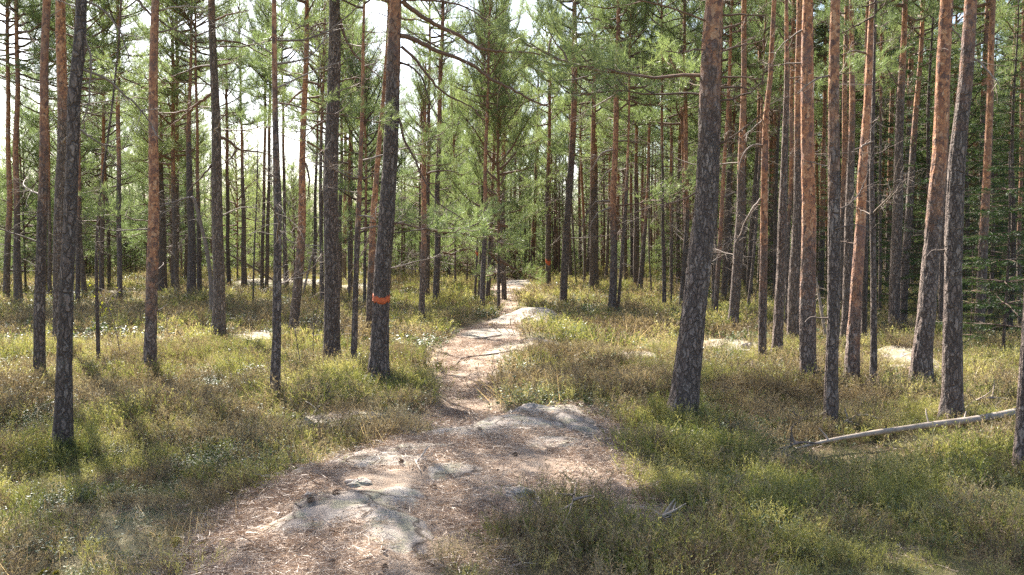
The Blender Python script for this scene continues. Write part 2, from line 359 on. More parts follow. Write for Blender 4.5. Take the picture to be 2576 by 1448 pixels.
def tag(o, label=None, cat=None, group=None, kind=None):

    if label: o['label'] = label
    if cat: o['category'] = cat
    if group: o['group'] = group
    if kind: o['kind'] = kind
    return o
def empty(name, loc, label, cat, group=None):
    o = bpy.data.objects.new(name, None); C.objects.link(o); o.location = loc; o.empty_display_size = .1
    return tag(o, label, cat, group)
def unit(v): return v / (np.linalg.norm(v, axis=-1, keepdims=True) + 1e-9)
def tube(P, r, s=5, cap=True):
    P = np.asarray(P, float); r = np.asarray(r, float); n = len(P)
    T = np.gradient(P, axis=0); T = unit(T)
    ref = np.array([0, 0, 1.0]) if abs(T[:, 2]).mean() < .8 else np.array([1.0, 0, 0])
    A = unit(np.cross(T, ref)); B = np.cross(T, A)
    a = np.arange(s) / s * TAU
    V = P[:, None, :] + r[:, None, None] * (np.cos(a)[None, :, None] * A[:, None, :] + np.sin(a)[None, :, None] * B[:, None, :])
    i = np.arange(n - 1)[:, None] * s; j = np.arange(s)[None, :]; j2 = (j + 1) % s
    F = np.stack([i + j, i + j2, i + s + j2, i + s + j], -1).reshape(-1, 4)
    return V.reshape(-1, 3), F
def blades(b, d, ln, w):
    """thin triangles from base b along d"""
    n = len(b); q = NR.normal(size=(n, 3)); side = unit(np.cross(d, q)) * np.asarray(w).reshape(-1, 1) * .5
    V = np.stack([b - side, b + side, b + d * np.asarray(ln).reshape(-1, 1)], 1).reshape(-1, 3)
    return V, np.arange(n * 3).reshape(-1, 3)
def leaves(b, d, ln, w):
    """diamond leaves"""
    n = len(b); q = NR.normal(size=(n, 3)); side = unit(np.cross(d, q)) * np.asarray(w).reshape(-1, 1) * .5; l = np.asarray(ln).reshape(-1, 1)
    V = np.stack([b, b + d * l * .5 - side, b + d * l, b + d * l * .5 + side], 1).reshape(-1, 3)
    return V, np.arange(n * 4).reshape(-1, 4)
def curve_pts(p0, d0, length, n, bend, wob, rng=NR):
    P = [np.array(p0, float)]; d = np.array(d0, float)
    st = length / (n - 1)
    for _ in range(n - 1):
        d = unit(d + np.array(bend) * st + rng.normal(size=3) * wob); P.append(P[-1] + d * st)
    return np.array(P)

# ------------------------------------------------------------------ needle shoots
def shoots(mb, pos, dr, n_need=22, ln=.075, w=.0068, sl=.22, m=1):
    """brushes of needles at positions pos pointing dr"""
    n = len(pos)
    if n == 0: return
    t = NR.random((n, n_need, 1)); q = NR.normal(size=(n, n_need, 3))
    d = dr[:, None, :]
    rad = unit(q - (q * d).sum(-1, keepdims=True) * d)
    b = pos[:, None, :] + d * t * sl
    nd_ = unit(rad + d * (.8 + .9 * t))
    b = b.reshape(-1, 3); nd_ = nd_.reshape(-1, 3)
    V, F = blades(b, nd_, ln * NR.uniform(.7, 1.25, len(b)), w * NR.uniform(.7, 1.3, len(b)))
    mb.add(V, F, m)
def pine_limb(mb, p0, az, elev, length, r0, density=1.0, need=22, live_from=.35, w=.0065):
    d0 = np.array([math.cos(az) * math.cos(elev), math.sin(az) * math.cos(elev), math.sin(elev)])
    n = 8
    P = curve_pts(p0, d0, length, n, (0, 0, .22), .11)
    r = np.linspace(r0, r0 * .25, n); V, F = tube(P, r, 5); mb.add(V, F, 0)
    pos = []; dr = []
    nb = max(3, int(length * 5.5 * density))
    for k in range(nb):
        t = live_from + (1 - live_from) * (k + NR.random()) / nb
        i = min(n - 2, int(t * (n - 1))); f = t * (n - 1) - i
        p = P[i] * (1 - f) + P[i + 1] * f; tan = unit(P[i + 1] - P[i])
        side = unit(np.cross(tan, [0, 0, 1])) * (1 if k % 2 else -1)
        dd = unit(tan * NR.uniform(.3, 1.0) + side * NR.uniform(.5, 1.1) + np.array([0, 0, NR.uniform(-.1, .5)]))
        bl = length * NR.uniform(.16, .34) * (1.15 - .5 * t)
        Q = curve_pts(p, dd, bl, 4, (0, 0, .7), .14)
        V, F = tube(Q, np.linspace(.009, .004, 4), 3); mb.add(V, F, 0)
        ns = max(2, int(bl * 9 * density))
        for j in range(ns):
            u = (j + 1) / ns * 3; a = min(2, int(u)); g = u - a
            pp = Q[a] * (1 - g) + Q[min(3, a + 1)] * g
            for _ in range(2):
                pos.append(pp + NR.normal(size=3) * .05); dr.append(unit(unit(Q[3] - Q[0]) * .7 + NR.normal(size=3) * .55 + np.array([0, 0, .35])))
        pos.append(Q[3]); dr.append(unit(Q[3] - Q[2]))
    pos.append(P[-1]); dr.append(unit(P[-1] - P[-2]))
    shoots(mb, np.array(pos), np.array(dr), need, w=w)
def make_crown(Hc=6.0, rad=1.9, nl=34, shape='round', density=1.25, need=28):
    mb = MB()
    for k in range(nl):
        t = (k + NR.random() * .8) / nl
        az = k * 2.4 + NR.normal() * .35
        if shape == 'round': ln = rad * (math.sin(math.pi * min(1, .22 + .78 * t)) ** .7 + .12) * NR.uniform(.6, 1.2)
        else: ln = rad * (1.05 - t) ** .8 * NR.uniform(.6, 1.15) + .2
        el = math.radians(-8 + 60 * t + NR.normal() * 12)
        pine_limb(mb, (0, 0, t * Hc * .97), az, el, ln, .012 + .014 * ln, density, need)
    pos = np.array([[0, 0, Hc * .97]] * 5); dr = unit(np.array([[0, 0, 1.]] * 5) + NR.normal(size=(5, 3)) * .4); shoots(mb, pos, dr, need)
    return mb.mesh('pine_crown', [M['limb'], M['needle']])
CROWNS = [make_crown(6, 1.9, 48), make_crown(6, 2.3, 44), make_crown(6, 1.7, 50), make_crown(6, 2.1, 38), make_crown(6, 1.8, 56, 'cone')]
def make_dead(length=1.5, droop=-.25, tw=9):
    mb = MB()
    P = curve_pts((0, 0, 0), (1, 0, NR.uniform(-.1, .35)), length, 9, (0, NR.uniform(-.2, .2), droop), .13)
    V, F = tube(P, np.linspace(.016, .004, 9) * (.6 + length * .35), 5); mb.add(V, F)
    for k in range(tw):
        t = .15 + .85 * NR.random(); i = min(7, int(t * 8)); p = P[i] + (P[i + 1] - P[i]) * (t * 8 - i)
        dd = unit(unit(P[i + 1] - P[i]) * .6 + NR.normal(size=3) * .6)
        Q = curve_pts(p, dd, length * NR.uniform(.15, .42), 5, (0, 0, droop), .22)
        V, F = tube(Q, np.linspace(.006, .002, 5), 3); mb.add(V, F)
        for _ in range(2):
            j = NR.integers(1, 4); Q2 = curve_pts(Q[j], unit(NR.normal(size=3) + (Q[4] - Q[0])), length * NR.uniform(.06, .2), 3, (0, 0, droop), .2)
            V, F = tube(Q2, np.linspace(.0035, .0015, 3), 3); mb.add(V, F)
    return mb.mesh('dead_branch', [M['dead']])
DEADS = [make_dead(1.7, -.3, 15), make_dead(1.3, .35, 13), make_dead(2.0, -.1, 20), make_dead(1.1, -.6, 10), make_dead(1.5, .15, 16), make_dead(.45, .1, 1), make_dead(.25, .0, 0)]
def make_bough(length=1.5, dens=1.0):
    mb = MB(); pine_limb(mb, (0, 0, 0), 0, .05, length, .012, dens * 1.15, 50, .3, w=.0042); return mb.mesh('live_bough', [M['limb'], M['needle']])
BOUGHS = [make_bough(1.5, 1.0), make_bough(1.9, .9), make_bough(1.2, 1.2)]

# ------------------------------------------------------------------ ground
def build_ground():
    def axis(lo, fine0, fine1, hi, st, g):
        a = list(np.arange(fine0, fine1, st)); s = st; x = fine1
        while x < hi: a.append(x); s *= g; x += s
        a.append(hi); s = st; x = fine0 - st
        while x > lo: a.insert(0, x); s *= g; x -= s
        a.insert(0, lo); return np.array(a)
    xs = axis(-260, -3.6, 3.8, 260, .035, 1.03); ys = axis(-60, 3.0, 10.5, 420, .035, 1.018)
    X, Y = np.meshgrid(xs, ys); Z = height(X, Y)
    nx, ny = len(xs), len(ys)
    V = np.stack([X, Y, Z], -1).reshape(-1, 3)
    i = (np.arange(ny - 1)[:, None] * nx + np.arange(nx - 1)[None, :]).ravel()
    mb = MB(); mb.add(V, np.stack([i, i + 1, i + nx + 1, i + nx], -1))
    me = mb.mesh('ground', [M['ground']])
    so, out, sp, path, rock, hump = masks(X, Y)
    def put(n, a): at = me.attributes.new(n, 'FLOAT', 'POINT'); at.data.foreach_set('value', a.ravel().astype(np.float32))
    put('litter', np.clip(np.maximum(out, path), 0, 1)); put('rock', np.clip(np.maximum(rock, hump * .55) , 0, 1)); put('lichen', np.clip(hump * .9 + sstep(.66, .78, fbm(X / 1.7, Y / 1.7, 140, 3)) * .6 * (1 - np.maximum(out, path)), 0, 1))
    o = obj('ground', me); o['kind'] = 'structure'; o['label'] = 'forest floor of granite, fallen needles and heath with a trodden footpath'
    print('ground verts', len(V))
# ------------------------------------------------------------------ traced pines: base first, (x, y, width) in the 2576 px frame
# options: oz = height on the picture where the bark turns orange; n = dead branches; H = tree height m; li = lichen; tone
T = [
 ('a01', [(14,765,17),(25,510,13),(22,380,11),(20,0,8)], dict(oz=560,n=7)),
 ('a02', [(46,773,22),(43,621,16),(42,550,15),(40,350,13),(45,200,11),(40,0,9)], dict(oz=500,n=6)),
 ('a03', [(100,957,28),(102,732,25),(104,547,23),(107,450,22),(112,150,19),(117,0,18)], dict(oz=430,n=2,label='reddish-trunked pine standing free, nearest tree to the left edge of the view')),
 ('a04', [(126,754,10),(124,584,8),(122,450,7),(119,250,5)], dict(n=4)),
 ('a05', [(143,884,24),(146,695,24),(148,600,25),(155,300,25),(152,100,24),(150,0,23)], dict(cb=7,cs=1.2,oz=260,li=1.,n=4,label='scaly lichen-flecked pine partly hidden behind the dark foremost trunk on the left')),
 ('a06', [(160,1150,50),(163,1040,42),(166,900,37),(167,806,35),(174,584,31),(180,450,30),(187,250,30),(205,100,29),(210,0,25)], dict(oz=-300,li=1.,n=3,H=14,tone=.85,label='dark grey scaly pine with a bend near the top, foremost trunk on the left')),
 ('a07', [(195,769,12),(196,584,10),(197,450,8),(198,250,6)], dict(n=4)),
 ('a08', [(213,756,14),(202,621,11),(199,500,9),(196,350,7)], dict(n=4)),
 ('a09', [(248,942,11),(243,769,8),(241,658,8),(246,528,6),(255,450,5.5),(280,250,5),(295,100,4)], dict(n=4,H=6.2,thin=1,label='thin leaning sapling trunk beside the yellow-leaved birch shoot')),
 ('a10', [(256,747,13),(256,621,11),(259,528,11),(260,450,9),(262,200,7)], dict(n=5,oz=480)),
 ('a11', [(301,763,13),(300,584,12),(299,450,11),(298,300,10),(298,80,8)], dict(n=5,oz=420)),
 ('a12', [(376,956,37),(382,825,28),(385,658,27),(387,547,25),(386,450,24),(389,250,22),(395,0,18)], dict(oz=720,n=3,tone=1.1,label='orange-barked pine with a pale smooth trunk left of the big branchy grey pine')),
 ('a13', [(409,751,25),(408,584,20),(404,450,14),(405,380,10)], dict(n=7,tone=.8,H=8)),
 ('a14', [(440,740,20),(443,584,16),(445,450,13),(445,350,12),(447,150,8)], dict(n=5)),
 ('a15', [(482,764,24),(482,584,18),(478,500,17),(472,350,12),(477,250,9),(480,60,6)], dict(n=5)),
 ('a16', [(504,760,14),(500,621,11),(497,350,7)], dict(n=3)),
 ('a17', [(467,717,8),(468,600,7),(466,400,6)], dict(n=3)),
 ('a18', [(546,862,42),(550,780,31),(551,695,29),(548,550,28),(543,350,24),(540,200,20),(535,50,18),(533,0,17)], dict(oz=-40,li=1.,n=2,H=12,cs=.45,label='crooked-limbed grey pine with long curving boughs on both sides')),
 ('a19', [(576,730,12),(573,621,9),(572,510,9),(570,350,8)], dict(n=4,tone=.7)),
 ('a20', [(614,725,15),(613,584,12),(610,450,9),(606,300,6)], dict(n=4)),
 ('a21', [(636,765,5),(642,584,4),(648,450,3)], dict(n=3,H=6,thin=1)),
 ('a22', [(658,740,10),(663,547,8),(667,400,7)], dict(n=4)),
 ('a23', [(670,740,10),(675,547,9),(678,400,8)], dict(n=4)),
 ('a24', [(692,1025,28),(698,843,22),(699,658,20),(699,510,20),(696,450,18),(694,300,14),(694,100,12),(694,0,11)], dict(oz=260,n=9,H=9.5,li=.6,label='slender straight knobbly pine foremost between the footpath and the left trees')),
 ('a25', [(720,747,15),(716,584,9),(714,420,7)], dict(n=4)),
 ('a26', [(739,850,27),(744,780,24),(752,695,23),(759,547,20),(760,450,17),(764,300,15),(770,100,12),(772,0,10)], dict(oz=620,n=3,cs=.45,label='leaning orange-topped pine with a pale lower trunk, left of the thick straight grey pine')),
 ('a28', [(790,751,10),(792,621,9),(793,510,8),(796,400,6),(801,225,5)], dict(n=4,tone=.7)),
 ('a29', [(804,740,4),(810,584,4),(813,450,3)], dict(n=3,H=6,thin=1)),
 ('a30', [(836,927,46),(834,850,40),(833,732,38),(833,547,36),(833,450,35),(836,300,33),(839,150,31),(840,0,27)], dict(cb=6.6,cs=1.0,oz=-150,li=.6,n=2,H=15,tone=.95,label='thick straight grey-brown pine standing left of the pine with the orange ring')),
 ('a31', [(855,754,10),(855,547,10),(859,425,8),(861,250,6)], dict(n=4)),
 ('a32', [(866,712,12),(868,547,10),(870,380,8)], dict(n=4,oz=600)),
 ('a33', [(883,740,12),(883,584,8),(884,420,7)], dict(n=4)),
 ('a34', [(888,944,17),(894,769,14),(900,584,14),(904,450,11),(911,250,9),(916,0,6)], dict(oz=520,n=8,H=8.5,label='slim dark pine close left of the orange-ringed trunk')),
 ('a35', [(918,695,8),(920,547,8),(922,350,6)], dict(n=3)),
 ('a36', [(931,852,22),(933,695,18),(937,547,16),(944,500,15),(956,350,12),(966,200,9),(979,30,7)], dict(cb=7,cs=1.0,oz=640,n=4,label='leaning orange pine showing from behind the orange-ringed trunk')),
 ('a37', [(950,968,58),(955,880,48),(959,806,43),(963,695,41),(972,547,40),(976,450,38),(984,300,36),(991,150,35),(998,0,28)], dict(cb=6.2,cs=.85,oz=120,li=.8,n=1,H=14,tone=.9,label='big scaly pine with an orange paint ring round its lower trunk')),
 ('b01', [(1061,830,16),(1065,658,14),(1066,550,13),(1067,450,13),(1069,340,9)], dict(oz=600,n=2,H=6.6,label='forked reddish pine right of the orange-ringed trunk by the footpath')),
 ('b02', [(1075,762,14),(1075,584,12),(1078,450,9),(1080,250,7)], dict(n=4)),
 ('b03', [(1097,778,18),(1100,621,15),(1100,510,13),(1101,450,12),(1109,150,10),(1114,0,8)], dict(n=5)),
 ('b04', [(1113,693,10),(1113,547,9),(1115,380,7)], dict(n=4)),
 ('b05', [(1124,691,12),(1121,547,11),(1129,435,8),(1134,250,6)], dict(n=4)),
 ('b06', [(1162,684,7),(1163,547,6),(1165,380,5)], dict(n=3)),
 ('b07', [(1173,691,10),(1173,547,8),(1175,400,7)], dict(n=4,oz=560)),
 ('b08', [(1193,769,6),(1201,632,6),(1203,520,5)], dict(cs=.42,n=4,H=7)),
 ('b09', [(1205,769,9),(1210,658,8),(1213,500,7)], dict(cs=.42,n=4)),
 ('b10', [(1213,792,14),(1218,621,12),(1222,510,11),(1221,450,9),(1224,300,8),(1229,180,6)], dict(oz=520,n=5,H=11,label='nearest of the cluster of slim pines left of where the footpath narrows')),
 ('b11', [(1226,769,12),(1233,621,11),(1238,500,9),(1241,400,8),(1246,225,6)], dict(cs=.42,n=5,oz=500)),
 ('b12', [(1242,702,9),(1244,547,8),(1250,400,6),(1253,250,5)], dict(cs=.42,n=4)),
 ('b13', [(1281,699,5),(1285,510,5)], dict(n=3)),
 ('b14', [(1291,701,6),(1296,510,5)], dict(n=3)),
 ('b15', [(1305,695,9),(1308,510,7)], dict(n=3,oz=600)),
 ('b16', [(1337,699,13),(1344,565,11),(1346,510,9)], dict(n=4,oz=620,label='reddish distant pine just right of the far end of the footpath')),
 ('b17', [(1353,677,6),(1354,510,6)], dict(n=3)),
 ('b18', [(1380,731,14),(1378,584,11),(1377,510,10),(1378,450,9),(1383,300,8),(1385,175,5)], dict(n=5,oz=430,label='slim pine with a small orange paint mark, right of the far footpath')),
 ('b19', [(1394,695,6),(1396,510,5)], dict(n=3)),
 ('b20', [(1436,712,10),(1431,584,9),(1430,528,8),(1432,430,6)], dict(n=5,oz=610)),
 ('b21', [(1451,732,4),(1440,570,4)], dict(n=4,H=5.5,thin=1)),
 ('b22', [(1477,712,14),(1485,584,9),(1488,450,7)], dict(n=4,tone=.8)),
 ('b23', [(1500,742,16),(1498,621,15),(1498,510,12),(1498,450,10),(1495,250,7)], dict(n=7)),
 ('b24', [(1524,717,8),(1531,547,6),(1534,400,5)], dict(n=3)),
 ('b25', [(1540,799,22),(1544,621,17),(1543,510,16),(1545,450,15),(1550,300,13),(1554,150,11),(1556,0,9)], dict(oz=560,n=2,H=13,label='reddish pine with many drooping dead twigs on its left side, right of the footpath')),
 ('b26', [(1554,797,8),(1566,621,9),(1575,510,9),(1579,425,6),(1583,250,5)], dict(n=6,label='slim leaning pine growing from beside the base of the twiggy reddish pine')),
 ('b27', [(1598,737,12),(1600,547,11),(1600,400,8)], dict(n=5)),
 ('b28', [(1607,748,15),(1625,565,9),(1632,420,8),(1634,330,7)], dict(n=5,oz=560)),
 ('b29', [(1641,765,5),(1632,640,4),(1633,500,4)], dict(n=4,H=5.5,thin=1)),
 ('b30', [(1670,785,11),(1671,621,10),(1668,600,9),(1666,450,7),(1666,380,6)], dict(n=6)),
 ('b31', [(1688,783,4),(1690,584,4)], dict(n=4,H=5,thin=1)),
 ('b32', [(1690,742,9),(1688,600,8),(1688,450,8)], dict(n=5,oz=560)),
 ('b33', [(1713,788,13),(1729,547,12),(1728,450,11),(1725,300,10)], dict(n=6,oz=520)),
 ('c01', [(1717,1063,76),(1722,1010,72),(1728,955,69),(1742,806,62),(1762,621,58),(1776,500,56),(1785,350,54),(1791,200,51),(1798,50,48),(1801,0,44)], dict(oz=190,li=.35,n=0,H=16,tone=.95,label='largest leaning pine right of the footpath, with coarse plated bark')),
 ('c02', [(1799,817,13),(1812,584,11),(1820,450,10),(1828,330,8)], dict(n=7,oz=620)),
 ('c03', [(1792,792,8),(1800,600,7),(1806,450,6)], dict(n=5)),
 ('c04', [(1821,763,16),(1829,584,18),(1833,500,14),(1838,300,9)], dict(n=6)),
 ('c05', [(1845,832,27),(1856,621,25),(1864,528,22),(1868,300,16),(1870,200,14)], dict(oz=420,n=5,H=13,label='grey pine hung with bleached dead twigs, standing right of the largest leaning pine')),
 ('c06', [(1880,790,8),(1895,658,8),(1905,547,7),(1912,400,6)], dict(n=6)),
 ('c07', [(1919,925,21),(1920,695,19),(1920,547,18),(1920,450,16),(1925,300,14),(1937,200,12),(1944,0,11)], dict(oz=660,n=3,H=12,label='slim orange pine, leftmost of the near group right of the leaning pine')),
 ('c08', [(1938,732,20),(1940,510,17),(1942,350,14)], dict(n=4,tone=.75)),
 ('c09', [(1951,916,28),(1958,780,25),(1966,658,24),(1971,510,21),(1972,450,18),(1977,150,12),(1978,0,8)], dict(n=7,H=11,li=.8,label='knobbly grey-brown pine close right of the slim orange one')),
 ('c10', [(1979,827,10),(1984,584,10),(1992,400,11),(1993,225,10)], dict(n=4,oz=520)),
 ('c11', [(1995,872,31),(1999,695,26),(2005,510,22),(2006,350,17),(2007,0,13)], dict(oz=330,n=3,label='brown pine directly left of the thick bright orange trunk')),
 ('c12', [(2037,978,43),(2034,870,40),(2032,769,38),(2032,584,34),(2032,450,33),(2033,200,31),(2032,0,25)], dict(oz=640,n=0,H=15,tone=1.15,label='thick upright pine with a broad bright orange upper trunk')),
 ('c14', [(2064,771,18),(2068,510,14),(2072,350,10)], dict(n=3,oz=560,tone=.8)),
 ('c15', [(2091,1090,37),(2092,895,31),(2095,806,30),(2095,584,29),(2096,500,29),(2097,250,27),(2100,0,23)], dict(oz=330,n=1,H=13,label='straight purplish-brown pine standing nearest, left of the fallen log')),
 ('c16', [(2117,789,14),(2121,510,13),(2124,300,13),(2127,0,10)], dict(n=3,oz=500)),
 ('c17', [(2123,875,23),(2130,732,22),(2139,510,20),(2142,300,15),(2143,100,12)], dict(n=4,oz=330)),
 ('c18', [(2141,980,38),(2147,860,33),(2154,769,29),(2163,584,26),(2165,510,24),(2164,450,23),(2180,250,19),(2194,0,14)], dict(oz=760,n=1,H=13,tone=1.2,label='bright orange pine curving right towards its top')),
 ('c19', [(2173,873,15),(2178,510,14),(2180,300,12)], dict(n=3,tone=.7)),
 ('c20', [(2199,998,19),(2197,769,15),(2195,584,14),(2193,450,12),(2199,250,9),(2201,120,6)], dict(n=8,H=7,li=.8,label='thin knobbly trunk set with short dead stubs right of the bright orange pine')),
 ('c21', [(2213,819,8),(2214,584,7),(2215,400,6)], dict(n=4)),
 ('c22', [(2247,853,28),(2254,658,26),(2258,510,25),(2259,400,22),(2272,150,16),(2275,0,12)], dict(oz=200,n=4,H=13,label='dark purplish pine standing before the spruces, left of a thinner twin')),
 ('c23', [(2272,842,20),(2278,658,20),(2288,510,18),(2302,350,15),(2317,150,11),(2325,0,9)], dict(oz=330,n=3,H=12,label='slimmer leaning twin pine before the spruces')),
 ('c24', [(2316,988,60),(2322,900,50),(2332,806,44),(2343,658,42),(2354,510,38),(2364,400,35),(2380,150,33),(2390,0,30)], dict(oz=480,n=0,H=15,tone=1.1,label='thick leaning pine orange at mid height, left one of the pair by the log')),
 ('c25', [(2367,862,14),(2370,695,14),(2376,510,12),(2386,300,10)], dict(n=4)),
 ('c26', [(2390,1068,56),(2392,990,50),(2395,880,45),(2399,695,42),(2403,510,41),(2407,400,38),(2425,200,34),(2437,0,28)], dict(oz=150,n=1,H=15,li=.4,label='thick leaning pine with pale furrowed bark standing behind the fallen log')),
 ('c27', [(2436,733,17),(2451,547,15),(2457,400,13),(2465,200,10),(2466,0,9)], dict(oz=480,n=4)),
 ('c28', [(2458,868,24),(2469,732,23),(2477,584,21),(2482,400,18),(2492,200,15),(2497,0,13)], dict(oz=560,n=3,H=13,label='smooth orange pine standing alone among the spruces')),
 ('c29', [(2564,838,10),(2564,621,10),(2571,400,8)], dict(n=5,oz=560)),
 ('c30', [(2566,1208,44),(2575,1090,34),(2583,950,32),(2600,600,30),(2616,200,27)], dict(oz=200,n=0,H=12,label='dark leaning trunk cut off by the right edge of the view')),
]
# long dead limbs traced on their trunks: key, root width, [(x, y)...]
B = [
 ('a37',13,[(1012,3),(1044,30),(1084,58),(1144,83),(1194,118),(1244,131),(1288,131),(1338,133),(1378,145)]),
 ('a37',13,[(1007,90),(1044,100),(1094,128),(1149,145),(1194,165),(1234,200),(1288,222),(1318,245),(1383,270)]),
 ('a37',8,[(1010,118),(1039,140),(1069,180),(1094,215),(1129,245),(1174,260),(1204,285),(1216,310)]),
 ('a37',6,[(1007,158),(1039,165),(1064,195),(1079,250),(1089,285),(1114,310)]),
 ('a37',7,[(1000,290),(1014,315),(1007,340),(1029,375),(1059,435),(1089,500),(1124,525),(1169,555)]),
 ('a37',7,[(1014,0),(1080,2),(1150,10),(1210,40),(1250,75),(1290,95)]),
 ('a30',8,[(856,45),(864,90),(884,130),(919,165),(964,200)]),
 ('a30',5,[(824,300),(789,320),(764,350)]),
 ('a30',4,[(855,205),(884,198),(910,195)]),
 ('a30',4,[(822,62),(799,60),(776,75)]),
 ('a06',8,[(200,172),(235,175),(265,190),(300,230),(340,260),(370,290),(395,340)]),
 ('a06',6,[(190,322),(225,342),(260,370),(290,405)]),
 ('a06',5,[(215,4),(265,15),(280,50),(310,85),(320,125),(325,160)]),
 ('a06',5,[(212,90),(228,115),(230,175),(227,225),(220,280),(198,320)]),
 ('a12',4,[(398,28),(425,20),(450,17),(500,17),(525,37)]),
 ('a12',4,[(396,82),(430,80),(465,55),(500,45),(525,42)]),
 ('a12',8,[(330,-20),(345,0),(380,40),(425,67),(465,87),(492,105)]),
 ('a18',6,[(534,167),(500,167),(450,187),(410,200)]),
 ('a18',9,[(538,232),(505,255),(480,275),(435,287),(400,285)]),
 ('a18',6,[(485,274),(465,290),(440,310),(410,327)]),
 ('a18',6,[(540,102),(590,105),(620,112),(645,130),(674,145)]),
 ('a18',8,[(552,345),(580,355),(597,380),(643,380),(684,392)]),
 ('a18',5,[(596,378),(580,400),(557,417)]),
 ('a18',5,[(537,55),(570,37),(625,27)]),
 ('a18',4,[(545,167),(595,157),(600,165)]),
 ('a18',5,[(545,395),(515,440),(480,470),(470,490)]),
 ('a26',5,[(762,228),(746,237),(725,262),(704,280)]),
 ('a26',5,[(772,357),(804,375),(820,386)]),
 ('a26',5,[(768,410),(779,450),(777,480),(774,500)]),
 ('a26',4,[(772,75),(799,62),(824,60)]),
 ('a26',5,[(766,50),(789,5),(800,-10)]),
 ('a34',3,[(916,80),(940,82),(964,82)]),
 ('a34',6,[(900,543),(914,542),(929,545),(949,557)]),
 ('a36',4,[(938,560),(925,610),(905,650),(880,690)]),
 ('b01',6,[(1068,442),(1084,432),(1124,430),(1154,435)]),
 ('b01',8,[(1069,345),(1059,300),(1061,245),(1050,200)]),
 ('b01',8,[(1069,345),(1079,300),(1074,240),(1082,190)]),
 ('b18',4,[(1383,267),(1403,250),(1423,255),(1440,270)]),
 ('b25',3.5,[(1552,75),(1508,50),(1478,45),(1440,40)]), ('b25',3.5,[(1550,107),(1508,97),(1473,107)]),
 ('b25',3.5,[(1549,137),(1523,122),(1488,125),(1450,130)]), ('b25',4.5,[(1547,157),(1508,155),(1458,165),(1413,150),(1390,150)]),
 ('b25',4.5,[(1546,180),(1498,185),(1453,200),(1388,205)]), ('b25',3.5,[(1546,220),(1518,225),(1488,235),(1450,240)]),
 ('b25',3.5,[(1546,240),(1503,265),(1463,285),(1440,310)]), ('b25',5,[(1545,377),(1513,385),(1488,430),(1468,440)]),
 ('b25',3.5,[(1543,425),(1518,440),(1503,480)]), ('b25',4.5,[(1540,507),(1498,507),(1473,545),(1453,600)]),
 ('b25',3.5,[(1540,522),(1503,535),(1488,560),(1480,600)]), ('b25',4.5,[(1556,105),(1608,90),(1633,65)]),
 ('b25',4,[(1554,180),(1584,170),(1590,175),(1583,192),(1570,195)]), ('b25',4,[(1552,355),(1600,357),(1640,370)]),
 ('c01',5,[(1815,37),(1878,37),(1931,37)]), ('c01',5,[(1812,75),(1863,60),(1898,42)]), ('c01',6,[(1810,130),(1878,115),(1931,98)]),
 ('c01',5,[(1808,195),(1863,195),(1908,200)]), ('c01',7,[(1806,220),(1863,220),(1913,230)]), ('c01',6,[(1804,256),(1863,245),(1913,220),(1931,170)]),
 ('c01',5,[(1800,368),(1853,340),(1898,300),(1925,280)]), ('c01',4,[(1775,125),(1740,130),(1713,135),(1673,131)]), ('c01',4,[(1762,480),(1730,500),(1700,510),(1650,520)]),
 ('c05',4,[(1862,500),(1890,505),(1900,525)]), ('c05',5,[(1852,640),(1870,590),(1890,540),(1905,520)]),
 ('c07',5,[(1916,367),(1888,360),(1863,395),(1858,440)]), ('c07',5,[(1914,500),(1893,525),(1878,550),(1868,575),(1848,615)]), ('c07',4,[(1920,300),(1890,330),(1870,345)]),
 ('c12',4,[(2020,160),(1982,160),(1932,170)]), ('c12',4,[(2018,77),(1967,110),(1947,145)]),
 ('c15',4,[(2088,190),(2052,200),(2007,235)]), ('c18',6,[(2180,135),(2152,125),(2117,140)]), ('c20',7,[(2196,355),(2175,364),(2162,375),(2149,378)]),
 ('c26',5,[(2438,135),(2472,165),(2502,195),(2517,225)]), ('c24',4,[(2395,75),(2420,95),(2440,130)]), ('c22',4,[(2258,215),(2235,180),(2220,150)]),
]
# live boughs hanging into view: key, start px, reach m, azimuth deg (0 = right, 90 = away)
LB = [('b10',(1222,545),1.8,180),('b10',(1222,520),1.5,10),('b10',(1222,560),1.4,200),('a37',(975,560),1.7,5),('a37',(975,590),1.5,-15),('b01',(1067,560),1.3,170),('b01',(1067,590),1.2,-10),
      ('a11',(299,560),1.7,185),('a12',(386,560),.9,178),('a34',(903,560),1.1,20),('a30',(838,130),1.2,30),('a26',(765,190),1.3,160),('b18',(1379,470),2.2,185),('b18',(1381,440),2.2,160),
      ('b25',(1543,520),2.6,8),('b25',(1546,250),2.4,20),('b25',(1547,180),2.2,40),('c01',(1785,190),2.0,170),('c01',(1782,240),1.8,150),('c01',(1790,60),1.8,190),('b23',(1498,400),2.2,150),
      ('a24',(694,260),1.3,30),('a18',(540,215),2.0,195),('a18',(543,120),1.8,10),('a18',(545,330),1.8,-20),('a02',(42,300),2.0,170),('b03',(1101,560),2.2,190),('b03',(1103,480),2.2,20),('b11',(1238,480),2.2,15),
      ('b28',(1632,400),2.2,190),('b30',(1667,420),2.2,20),('b33',(1727,330),2.2,170),('c05',(1868,260),2.2,200),('c09',(1975,200),1.6,10)]

